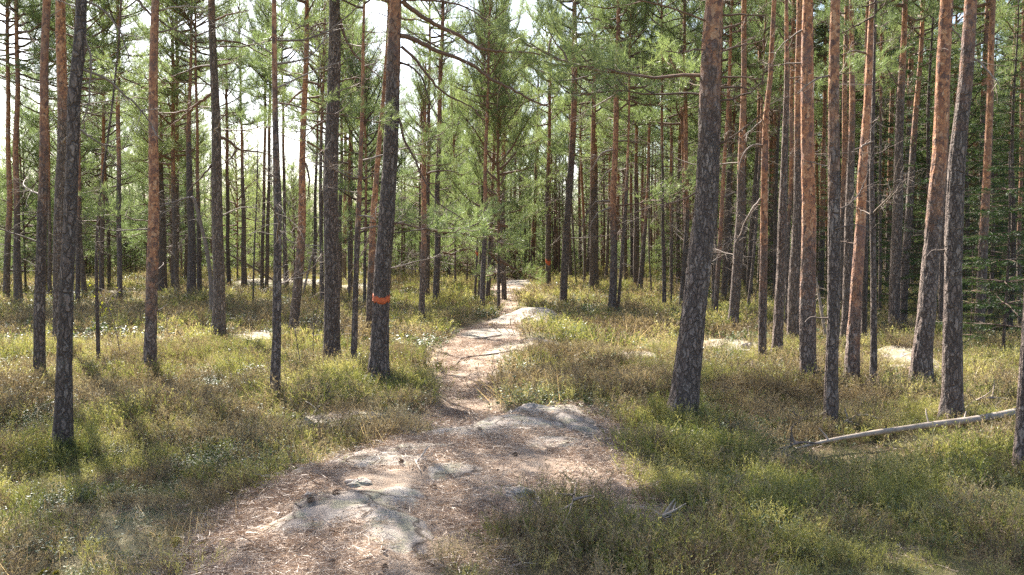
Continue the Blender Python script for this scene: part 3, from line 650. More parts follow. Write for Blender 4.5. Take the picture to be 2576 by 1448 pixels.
def bark_surface(cx, cy, z, r, th, seed, amp):
    """radius multiplier of the bark: lumps, plates between furrows, flakes"""
    u = th / TAU; w = sstep(.8, 1, u)
    def pn(fu, fz, sd):
        a = noise2(u * fu + seed, z * fz + seed, sd); b = noise2((u - 1) * fu + seed, z * fz + seed, sd); return a * (1 - w) + b * w
    a = pn(7, 1.6, 5); f = np.abs(pn(14, 3.4, 6) - .5) * 2; g = pn(30, 14, 9)
    return 1 + amp * ((a - .5) * .9 + (sstep(0, .35, f) - .7) * .55 + (g - .5) * .55)
class TreeGeo: pass
TREES = {}
def numword(n):
    ones = 'zeroth first second third fourth fifth sixth seventh eighth ninth tenth eleventh twelfth thirteenth fourteenth fifteenth sixteenth seventeenth eighteenth nineteenth'.split()
    if n < 20: return ones[n]
    tens = 'x x twenty thirty forty fifty sixty seventy eighty ninety'.split(); o = 'twentieth thirtieth fortieth fiftieth sixtieth seventieth eightieth ninetieth'.split()
    pre = 'one hundred and ' if n > 99 else ''
    n %= 100
    if n == 0: return 'one hundredth'
    if n < 20: return pre + ones[n]
    return pre + (tens[n // 10] + '-' + ones[n % 10] if n % 10 else o[n // 10 - 2])
def tree_geometry(pts, H=None, pine=True):
    g = TreeGeo()
    B0 = ground_pt(pts[0][0], pts[0][1] - 2)
    Y = B0[1]; f = math.cos(PITCH)
    zs, xs, rs = [], [], []
    for (px, py, w) in pts:
        p, t = at_depth(px, py, Y); zs.append(p[2]); xs.append(p[0] - B0[0]); rs.append(w / FPX * t * .5)
    zs = np.array(zs) - B0[2]; xs = np.array(xs); rs = np.array(rs)
    zs[0] = 0.0
    dia = 2 * float(np.interp(1.3, zs, rs))
    if H is None: H = float(np.clip(8.5 + 26 * dia, 9, 16.5))
    H = max(H, zs[-1] + 1.2)
    g.H = H; g.dia = dia; g.B = B0
    k = len(zs)
    sl = (xs[-1] - xs[max(0, k - 3)]) / max(.3, zs[-1] - zs[max(0, k - 3)]); sl = float(np.clip(sl, -.12, .12)) * .6
    Zt = np.linspace(zs[-1], H, 6)[1:]
    zs2 = np.concatenate([[-.4], zs, Zt]); xs2 = np.concatenate([[xs[0] - .4 * (xs[1] - xs[0]) / max(.3, zs[1])], xs, xs[-1] + sl * (Zt - zs[-1])])
    rt = rs[-1] * (1 - (Zt - zs[-1]) / (H - zs[-1])) ** .8 + .008
    rs2 = np.concatenate([[rs[0] * 1.12], rs, rt])
    g.z, g.x, g.r = zs2, xs2, rs2; g.lean = sl
    g.yl = R.uniform(-.012, .012)
    return g
def gx(g, z): return np.interp(z, g.z, g.x)
def gr(g, z): return np.interp(z, g.z, g.r)
def trunk_mesh(g, sides, dz, amp, seed):
    z = np.concatenate([np.arange(-.4, min(g.H, 6.0), dz), np.arange(min(g.H, 6.0), g.H, max(dz, .3)), [g.H]])
    ker = np.ones(5) / 5 if dz < .2 else np.ones(3) / 3
    def sm(a):
        p = len(ker) // 2; return np.convolve(np.concatenate([[a[0]] * p, a, [a[-1]] * p]), ker, 'valid')
    cx = sm(gx(g, z)); r = sm(gr(g, z)); cy = g.yl * z
    r = r * (1 + .26 * np.exp(-np.maximum(z, 0) / .13) * (g.dia > .1))
    cx = cx + .012 * np.sin(z * 1.7 + seed) * np.minimum(1, g.dia * 6)
    th = np.arange(sides) / sides * TAU
    TH, ZZ = np.meshgrid(th, z)
    fl = 1 + np.exp(-np.maximum(ZZ, 0) / .16) * (.16 * np.cos(TH * 4 + seed) + .09 * np.cos(TH * 7 + seed * 2)) * (g.dia > .12)
    k = bark_surface(cx, cy, ZZ, r, TH, seed, amp * np.clip(1.2 - ZZ / 7, .35, 1)) * fl
    V = np.stack([cx[:, None] + r[:, None] * k * np.cos(TH), cy[:, None] + r[:, None] * k * np.sin(TH), ZZ], -1)
    g.paint = (z, cx, cy, r, k)
    s = sides; n = len(z)
    i = np.arange(n - 1)[:, None] * s; j = np.arange(s)[None, :]; j2 = (j + 1) % s
    F = np.stack([i + j, i + j2, i + s + j2, i + s + j], -1).reshape(-1, 4)
    mb = MB(); mb.add(V.reshape(-1, 3), F); return mb.mesh('trunk', [M['bark']])
def px_to_z(g, py, px=1288):
    p, _ = at_depth(px, py, g.B[1]); return float(p[2] - g.B[2])
def add_crown(root, g, me, cb, scale):
    c = obj('crown', me, root, (float(gx(g, cb)), g.yl * cb, cb))
    c.rotation_euler = (0, math.atan(g.lean), R.uniform(0, TAU)); s = (g.H - cb) / 6.0
    c.scale = (scale * s ** .5, scale * s ** .5, s); return c
def add_dead(root, g, z, az, s, me):
    r = float(gr(g, z)) * .85
    d = obj('dead_branch', me, root, (float(gx(g, z)) + r * math.cos(az), g.yl * z + r * math.sin(az), z))
    d.rotation_euler = (R.uniform(-.6, .6), R.uniform(-.35, .1), az); d.scale = (s, s, s); return d
def build_tree(key, pts, o, auto):
    g = tree_geometry(pts, o.get('H')); TREES[key] = g
    near = g.B[1] < 17
    root = empty('pine_tree', tuple(g.B), o.get('label', auto), 'pine tree', 'pine trees of the wood')
    seed = R.uniform(0, 50)
    tr = obj('trunk', trunk_mesh(g, 72 if near else 12, .028 if near else .25, .13 if near else .06, seed), root)
    tr['orange_z'] = px_to_z(g, o['oz']) if 'oz' in o else R.uniform(3.5, 6.5)
    tr['lichen'] = float(o.get('li', R.uniform(.1, .6))); tr['tone'] = float(o.get('tone', R.uniform(.85, 1.1)))
    if g.H > 6.8 or not o.get('thin'):
        cb = g.H * R.uniform(.5, .62) if g.B[1] > 14 else g.H * R.uniform(.60, .68)
        if o.get('cb'): cb = o['cb']
        add_crown(root, g, R.choice(CROWNS), cb, min(1.05, .45 + 2.6 * g.dia) * (o.get('cs', .62 if g.B[1] < 27 else .7 if 560 < pts[0][0] < 1480 else 1)))
    else: cb = g.H
    for k in range(o.get('n', 4) + (3 if 14 < g.B[1] < 45 and pts[0][0] < 1900 else 0)):
        z = R.uniform(1.3, max(1.6, cb)); add_dead(root, g, max(z, 2.2) if pts[0][0] > 1900 and cb > 3 else z, R.uniform(0, TAU), R.uniform(.35, .95) * (.55 if g.dia < .08 or pts[0][0] > 1900 else 1), R.choice(DEADS[:5]))
    if near or g.B[1] < 25:
        for k in range(5): z = R.uniform(.8, cb); add_dead(root, g, z, R.uniform(0, TAU), R.uniform(.4, .9), R.choice(DEADS[5:]))
    return root
# order from the left among near / middle / far rows gives each remaining tree a label of its own
rows = {'near': [], 'middle': [], 'far': []}
for key, pts, o in T:
    d = ground_pt(pts[0][0], pts[0][1])[1]; rows['near' if d < 15 else 'middle' if d < 26 else 'far'].append((pts[0][0], key, o, pts))
AUTO = {}
LABELLED = sorted((p[0][0], o['label']) for k, p, o in T if 'label' in o and p[0][2] > 20)
NEARNAME = {'a03': 'the free-standing left pine', 'a06': 'the foremost left trunk', 'a12': 'the left orange-barked pine', 'a18': 'the long-boughed grey pine', 'a24': 'the slender knobbly pine', 'a30': 'the thick grey pine',
            'a37': 'the orange-ringed pine', 'b10': 'the path-side pine cluster', 'b18': 'the orange-marked slim pine', 'b25': 'the twiggy reddish pine', 'c01': 'the largest leaning pine', 'c07': 'the slim orange pine', 'c12': 'the thick bright orange pine', 'c15': 'the purplish pine', 'c18': 'the curving orange pine', 'c22': 'the dark spruce-side pine', 'c24': 'the thick leaning pair', 'c28': 'the orange spruce-side pine'}
base_x = {k: p[0][0] for k, p, o in T}
for row, lst in rows.items():
    lst.sort(key=lambda t: t[0])
    seen = {}
    for (x, key, o, pts) in lst:
        if 'label' in o: continue
        ref = min(NEARNAME, key=lambda k: abs(base_x[k] - x)); side = 'left' if x < base_x[ref] else 'right'
        w = pts[0][2]; look = ('thin ' if w < 7 else 'slim ' if w < 14 else 'sturdy ') + ('reddish ' if 'oz' in o and o['oz'] > 400 else 'dark ' if o.get('tone', 1) < .9 else 'grey-brown ')
        seen.setdefault((row, ref, side), []).append((abs(base_x[ref] - x), key, look))
    for (rw, ref, side), l in seen.items():
        l.sort()
        for n, (dx, key, look) in enumerate(l):
            AUTO[key] = look + ({'near': 'near', 'middle': 'midway', 'far': 'background'}[rw]) + ' pine, ' + (numword(n + 1) + ' ' if len(l) > 1 else '') + side + ' of ' + NEARNAME[ref]
MOUNDS.extend([(*ground_pt(p[0][0], p[0][1] - 2)[:2], p[0][2] / FPX * ground_pt(p[0][0], p[0][1])[1] * .75) for k, p, o in T if p[0][2] > 26])
build_ground()
ROOTS = {}
for key, pts, o in T: ROOTS[key] = build_tree(key, pts, o, AUTO.get(key))

# traced limbs
def traced_limb(key, w, P):
    g = TREES[key]; root = ROOTS[key]; Y0 = g.B[1]; w = w * 1.3 if w < 5.5 else w
    # start on the trunk axis height
    p0, t0 = at_depth(P[0][0], P[0][1], Y0); sg = R.choice([-1, 1]) * R.uniform(.25, .6)
    pts = []
    for (px, py) in P:
        p, t = at_depth(px, py, Y0); dx = abs(p[0] - p0[0])
        p, t = at_depth(px, py, Y0 + sg * dx + g.yl * 2); pts.append(p - g.B)
    pts = np.array(pts)
    # smooth resample
    d = np.concatenate([[0], np.cumsum(np.linalg.norm(np.diff(pts, axis=0), axis=1))]); n = max(8, int(d[-1] / .07)); s = np.linspace(0, d[-1], n)
    Q = np.stack([np.interp(s, d, pts[:, i]) for i in range(3)], 1)
    for _ in range(3): Q[1:-1] = .25 * Q[:-2] + .5 * Q[1:-1] + .25 * Q[2:]
    Q[1:-1] += NR.normal(size=(n - 2, 3)) * .006
    r0 = w / FPX * Y0 * .5
    mb = MB(); V, F = tube(Q, np.linspace(r0, max(.003, r0 * .3), n), 7); mb.add(V, F)
    Lg = d[-1]
    for k in range(int(4 + Lg * 5)):
        i = NR.integers(2, n - 1); tan = unit(Q[i] - Q[i - 1]); dd = unit(tan * .6 + NR.normal(size=3) * .6)
        q = curve_pts(Q[i], dd, NR.uniform(.08, .38) * min(1.3, .5 + Lg * .5), 5, (0, 0, -.6), .2)
        V, F = tube(q, np.linspace(.0055, .002, 5), 3); mb.add(V, F)
        q2 = curve_pts(q[2], unit(NR.normal(size=3) + (q[4] - q[0]) * 3), NR.uniform(.05, .16), 3, (0, 0, -.6), .2); V, F = tube(q2, np.array([.003, .002, .0015]), 3); mb.add(V, F)
    obj('dead_branch', mb.mesh('dead_branch', [M['dead'] if key not in ('a18', 'b01', 'a26', 'c01', 'a37', 'a30') else M['limb']]), root)
for b in B: traced_limb(*b)
for k, (key, p, reach, az) in enumerate(LB):
    g = TREES[key]; z = px_to_z(g, p[1]); me = BOUGHS[k % 3]; s = reach / (1.5, 1.9, 1.2)[k % 3]
    o = obj('live_bough', me, ROOTS[key], (float(gx(g, z)), g.yl * z, z)); o.rotation_euler = (R.uniform(-.3, .3), R.uniform(-.2, .15), math.radians(az)); o.scale = (s, s, s)
# orange paint: ring on the big pine, small marks farther off
def paint(key, y0, y1, a0, a1):
    g = TREES[key]; z, cx, cy, r, k = g.paint; zl, zh = px_to_z(g, y1), px_to_z(g, y0); s = k.shape[1]
    zz = np.linspace(zl, zh, 8); th = np.linspace(a0, a1, 49 if a1 - a0 > 5 else 17); V = []
    col = np.append(np.arange(s), s) / s * TAU; kk = np.concatenate([k, k[:, :1]], 1)
    ks = np.stack([np.interp(zz, z, kk[:, c]) for c in range(s + 1)], 1)
    for off in (.004, -.01):
        for i, zi in enumerate(zz):
            rr = np.interp(zi, z, r) * np.interp(th % TAU, col, ks[i]) + off
            e = ((noise2(th * 3, th * 0, 3) - .5) * .35 + (noise2(th * 11, th * 0, 4) - .5) * .25) * (zh - zl) * (2.0 if i in (0, 7) else .6)
            V.append(np.stack([np.interp(zi, z, cx) + rr * np.cos(th), np.interp(zi, z, cy) + rr * np.sin(th), zi + e], 1))
    V = np.array(V); m = len(th); F = []
    for l in range(2):
        for i in range(7):
            for j in range(m - 1):
                a = (l * 8 + i) * m + j; q = [a, a + 1, a + m + 1, a + m]; F.append(q if l == 0 else q[::-1])
    for i0, i1 in ((0, 8), (15, 7)):
        for j in range(m - 1): F.append([i1 * m + j, i1 * m + j + 1, i0 * m + j + 1, i0 * m + j])
    for i in range(7):
        for j, fl in ((0, 1), (m - 1, 0)):
            q = [i * m + j, (i + 1) * m + j, (i + 9) * m + j, (i + 8) * m + j]; F.append(q if fl else q[::-1])
    mb = MB(); mb.add(V.reshape(-1, 3), F); o = obj('paint_ring' if a1 - a0 > 5 else 'paint_mark', mb.mesh('paint', [M['paint']]), ROOTS[key]); o['label'] = 'band of flaking orange trail paint on the bark'
paint('a37', 745, 760, 0, TAU); paint('b18', 655, 665, math.radians(200), math.radians(345)); paint('b08', 634, 642, math.radians(200), math.radians(345))

# ------------------------------------------------------------------ spruces
def make_spruce(H=8.0, rad=1.7, seed=0, dens=1.0):
    mb = MB(); z = .5; k = 0
    while z < H * .98:
        t = z / H; nb = 6 if t < .8 else 4
        for j in range(nb):
            az = j / nb * TAU + k * .7 + NR.normal() * .2; ln = (rad * (1 - t) ** .85 + .08) * NR.uniform(.7, 1.15)
            P = curve_pts((0, 0, z), (math.cos(az), math.sin(az), .15 - .25 * (1 - t)), ln, 6, (0, 0, -.15 + .3 * (1 - t)), .06)
            V, F = tube(P, np.linspace(.011, .003, 6), 3); mb.add(V, F, 0)
            n = int(6 + ln * 20 * dens); u = NR.uniform(.12, 1, n) * 5; a = np.minimum(4, u.astype(int)); fr = (u - a)[:, None]
            b = P[a] * (1 - fr) + P[a + 1] * fr; tan = unit(P[a + 1] - P[a]); side = unit(np.cross(tan, [0, 0, 1.])) * np.where(NR.random(n) < .5, -1, 1)[:, None]
            dr = unit(tan * .8 + side * .8 + np.array([0, 0, -.25]) + NR.normal(size=(n, 3)) * .15); sl = .30 * (1 - u / 7)
            need = 13; q = NR.normal(size=(n, need, 3)); dd = dr[:, None, :]; rr = unit(q - (q * dd).sum(-1, keepdims=True) * dd)
            bb = (b[:, None, :] + dd * NR.random((n, need, 1)) * sl[:, None, None]).reshape(-1, 3); d2 = unit(rr * .8 + dd).reshape(-1, 3)
            V, F = blades(bb, d2, np.full(len(bb), .045), np.full(len(bb), .009)); mb.add(V, F, 1)
        z += .24 + .12 * NR.random(); k += 1
    return mb.mesh('spruce_crown', [M['limb'], M['spruce']])
SPR = [make_spruce(8, 1.7), make_spruce(7, 1.3), make_spruce(3, 1.0)]
def simple_trunk(H, r, sides=10, name='trunk', m='bark'):
    z = np.linspace(-.3, H, 14); P = np.stack([.03 * np.sin(z), .03 * np.cos(z * 1.3), z], 1)
    V, F = tube(P, np.interp(z, [-.3, 0, H], [r * 1.15, r, .01]), sides); mb = MB(); mb.add(V, F); return mb.mesh(name, [M[m]])
SPT = [simple_trunk(8, .07), simple_trunk(7, .055), simple_trunk(3, .025)]
def spruce(px, py, kind, s, label):
    p = ground_pt(px, py); root = empty('spruce_tree', tuple(p), label, 'spruce tree', 'spruces on the shady right side')
    t = obj('trunk', SPT[kind], root); t['orange_z'] = 50.0; t['tone'] = .75; t['lichen'] = .2; t.scale = (s, s, s)
    c = obj('crown', SPR[kind], root); c.scale = (s, s, s); c.rotation_euler = (0, 0, R.uniform(0, TAU))
for a in [(2330, 835, 0, 1.0, 'dark spruce filling the gap between the slimmer twin pine and the thick leaning pair'), (2250, 790, 1, 1.1, 'dense spruce behind the dark purplish pine'), (2425, 800, 0, 1.1, 'tall dark spruce behind the near leaning pair, showing to its right'),
          (2490, 820, 1, 1.0, 'bushy spruce behind the smooth orange pine'), (2540, 850, 0, .9, 'dark spruce near the right edge of the view'), (2525, 905, 2, 1.15, 'small young spruce with drooping boughs in front of the dark spruces'), (2440, 885, 2, .6, 'little bright green spruce at the foot of the smooth orange pine'),
          (1945, 745, 1, .9, 'spruce glowing green behind the slim orange pine'), (2200, 780, 1, 1.0, 'spruce behind the thin knobbly stubbed trunk'), (2020, 760, 0, .8, 'shaded spruce behind the thick bright orange trunk'), (2110, 775, 1, 1.0, 'shaded spruce behind the purplish-brown pine'),
          (1700, 735, 2, 1.3, 'young spruce in the shade left of the largest leaning pine'), (1150, 700, 2, 1.0, 'small bright spruce left of the far footpath'), (1400, 700, 2, 1.1, 'small spruce behind the slim pine with the orange mark'), (2600, 800, 0, 1.2, 'tall spruce beyond the dark leaning trunk at the right edge'),
          (1860, 735, 0, .9, 'spruce standing behind the twig-hung grey pine'), (1110, 762, 2, .35, 'knee-high spruce seedling in the heath left of the footpath cluster'), (2290, 740, 0, 1.3, 'tall background spruce above the mossy granite hump')]: spruce(*a)

# ------------------------------------------------------------------ the wood behind: individual pines far off
FT = []
for k in range(7):
    H = (12, 14, 11, 13, 15, 9, 6)[k]; r = (.09, .12, .07, .10, .13, .055, .045)[k]
    z = np.linspace(-.3, H, 26); sx = R.uniform(-.02, .035)
    P = np.stack([sx * z + .05 * np.sin(z * .6 + k), .02 * z * R.uniform(-1, 1) + .05 * np.cos(z * .5), z], 1)
    V, F = tube(P, np.interp(z, [-.3, .4, H * .6, H], [r * 1.25, r, r * .7, .015]), 9); mb = MB(); mb.add(V, F)
    FT.append((mb.mesh('trunk', [M['bark']]), H, r, P, z))
placed = [(TREES[k].B[0], TREES[k].B[1]) for k in TREES]
PATHC = [(p[0], p[1]) for p in PATH]
def far_tree(x, y, k, label, group='background pines of the wood'):
    me, H, r, P, z = FT[k]
    root = empty('pine_tree', (x, y, float(height(x, y))), label, 'pine tree', group); root.rotation_euler = (0, 0, R.uniform(-.6, .6))
    t = obj('trunk', me, root); t['orange_z'] = R.uniform(2.5, 6.5); t['tone'] = R.uniform(.75, 1.1); t['lichen'] = R.uniform(0, .5)
    cb = H * ((R.uniform(.38, .56) if x / y < 0 else R.uniform(.5, .66)) if k < 5 else R.uniform(.12, .3)); s = (H * 1.01 - cb) / 6
    c = obj('crown', R.choice(CROWNS), root, (float(np.interp(cb, z, P[:, 0])), float(np.interp(cb, z, P[:, 1])), cb)); w = s * R.uniform(.75, 1.0) if k > 4 else R.uniform(.75, 1.05)
    w *= .8 if -.36 < x / y < .1 else 1.0; c.scale = (w, w, s); c.rotation_euler = (0, 0, R.uniform(0, TAU))
    for q in range(5):
        zz = R.uniform(1.2, cb); az = R.uniform(0, TAU)
        d = obj('dead_branch', R.choice(DEADS[:5]), root, (float(np.interp(zz, z, P[:, 0])), float(np.interp(zz, z, P[:, 1])), zz)); d.rotation_euler = (R.uniform(-.5, .5), R.uniform(-.3, .1), az); v = R.uniform(.6, 1.1); d.scale = (v, v, v)
cand = []
tries = 0
while len(cand) < 203 and tries < 20000:
    tries += 1
    y = 28 + 44 * R.random() ** .9; x = R.uniform(-.66, .66) * y
    u = x / y
    # left side is more open, right side denser
    if R.random() > (.42 if u < -.1 else .5 if u < .1 else 1.0): continue
    if abs(u - .015) < .02 and y < 60: continue
    if min((x - a) ** 2 + (y - b) ** 2 for a, b in placed + cand) < 1.5 ** 2: continue
    cand.append((x, y))
cand.sort(key=lambda c: c[0] / c[1])
secs = {}
for (x, y) in cand:
    u = x / y * FPX + 1288; ref = min(NEARNAME, key=lambda k: abs(base_x[k] - u)); side = 'left' if u < base_x[ref] else 'right'; dist = 'distant' if y < 48 else 'farthest'
    secs.setdefault((ref, side, dist), []).append((abs(u - base_x[ref]), x, y))
for (ref, side, dist), l in secs.items():
    l.sort()
    for n, (_, x, y) in enumerate(l):
        k = R.choice([0, 1, 2, 3, 4, 0, 2, 1, 5]) if x / y > -.02 else R.choice([0, 2, 3, 5, 6, 5, 6, 5, 5])
        if 560 < x / y * FPX + 1288 < 1230: k = R.choice([5, 6, 2, 6])
        far_tree(x, y, k, dist + (' low bushy' if k > 4 else '') + ' pine, ' + (numword(n + 1) + ' ' if len(l) > 1 else '') + side + ' of ' + NEARNAME[ref])

# ------------------------------------------------------------------ scattering: one object per kind of ground cover
def new_coll(name, meshes):
    c = bpy.data.collections.new(name)
    for i, me in enumerate(meshes):
        for q in (me if isinstance(me, tuple) else (me,)):
            o = bpy.data.objects.new('%s_%02d' % (name, i), q); c.objects.link(o)
    return c
def scatter(name, coll, P, rot, scl, idx, label):
    me = bpy.data.meshes.new(name); n = len(P); me.vertices.add(n); me.vertices.foreach_set('co', np.asarray(P, np.float32).ravel())
    a = me.attributes.new('rot', 'FLOAT_VECTOR', 'POINT'); a.data.foreach_set('vector', np.asarray(rot, np.float32).ravel())
    a = me.attributes.new('scl', 'FLOAT', 'POINT'); a.data.foreach_set('value', np.asarray(scl, np.float32))
    a = me.attributes.new('idx', 'INT', 'POINT'); a.data.foreach_set('value', np.asarray(idx, np.int32))
    o = obj(name, me); o['kind'] = 'stuff'; o['label'] = label
    ng = bpy.data.node_groups.new(name, 'GeometryNodeTree'); ng.interface.new_socket('Geometry', in_out='INPUT', socket_type='NodeSocketGeometry'); ng.interface.new_socket('Geometry', in_out='OUTPUT', socket_type='NodeSocketGeometry')
    gi = ng.nodes.new('NodeGroupInput'); go = ng.nodes.new('NodeGroupOutput'); ip = ng.nodes.new('GeometryNodeInstanceOnPoints'); ci = ng.nodes.new('GeometryNodeCollectionInfo')
    ci.inputs['Collection'].default_value = coll; ci.inputs['Separate Children'].default_value = True; ci.inputs['Reset Children'].default_value = True
    def na(nm, ty):
        q = ng.nodes.new('GeometryNodeInputNamedAttribute'); q.data_type = ty; q.inputs['Name'].default_value = nm; return q.outputs['Attribute']
    e = ng.nodes.new('FunctionNodeEulerToRotation'); ng.links.new(na('rot', 'FLOAT_VECTOR'), e.inputs[0])
    ng.links.new(gi.outputs[0], ip.inputs['Points']); ng.links.new(ci.outputs[0], ip.inputs['Instance']); ip.inputs['Pick Instance'].default_value = True
    ng.links.new(na('idx', 'INT'), ip.inputs['Instance Index']); ng.links.new(e.outputs[0], ip.inputs['Rotation']); ng.links.new(na('scl', 'FLOAT'), ip.inputs['Scale']); ng.links.new(ip.outputs[0], go.inputs[0])
    md = o.modifiers.new('scatter', 'NODES'); md.node_group = ng; return o
def flat_leaves(b, d, ln, w):
    """leaves whose faces look mostly upwards"""
    n = len(b); up = unit(np.array([0, 0, 1.]) + NR.normal(size=(n, 3)) * .38); side = unit(np.cross(d, up)) * np.asarray(w).reshape(-1, 1) * .5; l = np.asarray(ln).reshape(-1, 1)
    V = np.stack([b, b + d * l * .3 - side * .85, b + d * l * .7 - side * .85, b + d * l, b + d * l * .7 + side * .85, b + d * l * .3 + side * .85], 1).reshape(-1, 3)
    return V, np.arange(n * 6).reshape(-1, 6)
def clump(kind, lod=0):
    mb = MB(); rad = .21; K = 1 if lod == 0 else 1.7
    if kind == 'bilberry':
        n = 30 if lod == 0 else 14; sz = NR.uniform(.8, 1.25)
        b = NR.normal(size=(n, 3)) * [rad * .5, rad * .5, 0]; d = unit(np.array([0, 0, 1.]) + b * 1.8 + NR.normal(size=(n, 3)) * .25); h = NR.uniform(.13, .30, n) * sz
        V, F = blades(b, d, h, .005 * K); mb.add(V, F, 1)
        m = 6; t = NR.uniform(.35, .9, (n, m, 1)); tb = (b[:, None] + d[:, None] * h[:, None, None] * t).reshape(-1, 3); td = unit(NR.normal(size=tb.shape) * .42 + np.repeat(d, m, 0)); tl = NR.uniform(.04, .12, len(tb))
        V, F = blades(tb, td, tl, .0042 * K); mb.add(V, F, 0)
        m2 = 3 if lod == 0 else 2; q = NR.uniform(.3, 1.05, (len(tb), m2, 1)); lb = (tb[:, None] + td[:, None] * tl[:, None, None] * q).reshape(-1, 3)
        ld = unit(NR.normal(size=lb.shape) * .7 + np.repeat(td, m2, 0)); V, F = leaves(lb, ld, NR.uniform(.010, .026, len(lb)) * K, NR.uniform(.004, .008, len(lb)) * K); mb.add(V, F, 0)
        return mb.mesh('bilberry', [M['berry'], M['twig']])
    if kind == 'heather':
        n = 30 if lod == 0 else 14; sz = NR.uniform(.8, 1.3)
        b = NR.normal(size=(n, 3)) * [rad * .5, rad * .5, 0]; d = unit(np.array([0, 0, .85]) + b * 2 + NR.normal(size=(n, 3)) * .42); h = NR.uniform(.14, .30, n) * sz
        V, F = blades(b, d, h, .006 * K); mb.add(V, F, 1)
        # side twigs
        m = 5; t = NR.uniform(.4, .9, (n, m, 1)); tb = (b[:, None] + d[:, None] * h[:, None, None] * t).reshape(-1, 3); td = unit(NR.normal(size=tb.shape) * .55 + np.repeat(d, m, 0)); tl = NR.uniform(.04, .11, len(tb))
        V, F = blades(tb, td, tl, .0035 * K); mb.add(V, F, 1)
        m2 = 5 if lod == 0 else 3; q = NR.uniform(.2, 1.1, (len(tb), m2, 1)); lb = (tb[:, None] + td[:, None] * tl[:, None, None] * q).reshape(-1, 3)
        ld = unit(NR.normal(size=lb.shape) * .5 + np.repeat(td, m2, 0)); V, F = blades(lb, ld, NR.uniform(.015, .035, len(lb)) * K, .006 * K); mb.add(V, F, 0)
        return mb.mesh('heather', [M['heather'], M['twig']])
    if kind == 'lingon':
        n = 34 if lod == 0 else 18
        b = NR.normal(size=(n, 3)) * [rad * .7, rad * .7, 0]; d = unit(np.array([0, 0, 1.]) + NR.normal(size=(n, 3)) * .3); h = NR.uniform(.07, .19, n)
        m = 7; t = NR.uniform(.45, 1, (n, m, 1)); lb = (b[:, None] + d[:, None] * h[:, None, None] * t).reshape(-1, 3)
        ld = unit(NR.normal(size=lb.shape) * [1, 1, .3] + [0, 0, .2]); V, F = flat_leaves(lb, ld, NR.uniform(.018, .030, len(lb)) * K, NR.uniform(.010, .016, len(lb)) * K); mb.add(V, F, 0)
        V, F = blades(b, d, h, .004 * K); mb.add(V, F, 1)
        return mb.mesh('lingon', [M['lingon'], M['twig']], False)
    if kind == 'straw':
        n = 30 if lod == 0 else 16
        b = NR.normal(size=(n, 3)) * [.10, .10, 0]; d = unit(np.array([0, 0, .5]) + NR.normal(size=(n, 3)) * .55); V, F = blades(b, d, NR.uniform(.1, .34, n), .005 * K); mb.add(V, F, 0)
        return mb.mesh('straw', [M['straw']])
    if kind == 'litter':
        n = 110; b = NR.uniform(-.16, .16, (n, 3)) * [1, 1, 0] + [0, 0, .004]; d = unit(NR.normal(size=(n, 3)) * [1, 1, .18]); b[:, 2] += NR.uniform(0, .016, n)
        V, F = blades(b, d, NR.uniform(.035, .075, n), NR.uniform(.0025, .0045, n)); mb.add(V, F, 0)
        for _ in range(NR.integers(0, 3)):
            q = curve_pts(NR.uniform(-.15, .15, 3) * [1, 1, 0] + [0, 0, .012], unit(NR.normal(size=3) * [1, 1, .1]), NR.uniform(.04, .13), 4, (0, 0, 0), .12); V, F = tube(q, np.array([.003, .003, .0025, .0015]), 4); mb.add(V, F, 1)
        n = NR.integers(1, 5); V, F = flat_leaves(NR.uniform(-.15, .15, (n, 3)) * [1, 1, 0] + [0, 0, .012], unit(NR.normal(size=(n, 3)) * [1, 1, .2]), NR.uniform(.015, .04, n), NR.uniform(.008, .018, n)); mb.add(V, F, 1)
        return mb.mesh('litter', [M['litter'], M['rotten']])
    if kind in ('lichen', 'moss'):
        for _ in range(8):
            c = NR.normal(size=3) * [.09, .09, 0]; r = NR.uniform(.025, .06); n = 80
            d = unit(NR.normal(size=(n, 3)) + [0, 0, .4]); V, F = leaves(c + d * r * .4, unit(d + NR.normal(size=(n, 3)) * .4), np.full(n, r * .8), np.full(n, r * .34)); mb.add(V, F, 0)
        return mb.mesh(kind, [M[kind]])
KINDS = {}
for kd, nv in (('bilberry', 5), ('heather', 5), ('lingon', 4), ('straw', 4), ('litter', 5), ('lichen', 4), ('moss', 3)):
    KINDS[kd] = (new_coll(kd + '_clump', [clump(kd) for _ in range(nv)]), new_coll(kd + '_tuft', [clump(kd, 1) for _ in range(nv)]), nv)
def band(y0, y1, dens, margin=2.0):
    n = 0; tot = dens * (y1 - y0) * ((y0 + y1) * .66 + 2 * margin) ; n = int(tot)
    y = np.sqrt(NR.uniform(y0 ** 2, y1 ** 2, n)); x = NR.uniform(-1, 1, n) * (.66 * y + margin); return x, y
def in_ell(x, y, L_):
    v = np.zeros(x.shape)
    for e in L_: v = np.maximum(v, sstep(1.3, .5, ell(x, y, e)))
    return v
GREEN = [(2000, 1380, 500, 90), (1700, 1300, 120, 90), (230, 1150, 210, 110), (1720, 1180, 210, 120), (1050, 985, 110, 30), (2200, 1310, 330, 120), (1290, 1330, 60, 40), (540, 890, 110, 40), (960, 990, 200, 50), (1400, 690, 160, 40), (2500, 1300, 200, 130), (1130, 760, 120, 30), (1850, 1250, 150, 90)]
BROWN = [(1500, 980, 170, 60), (450, 1040, 230, 70), (2130, 1130, 170, 50), (1400, 1260, 120, 50), (700, 780, 220, 20), (300, 800, 260, 20), (600, 1280, 120, 70), (1550, 830, 150, 20), (1330, 880, 80, 25), (1190, 700, 80, 10), (2450, 1120, 200, 60)]
SHINE = [(330, 1180, 330, 170), (620, 1010, 240, 70), (860, 1000, 150, 30)]
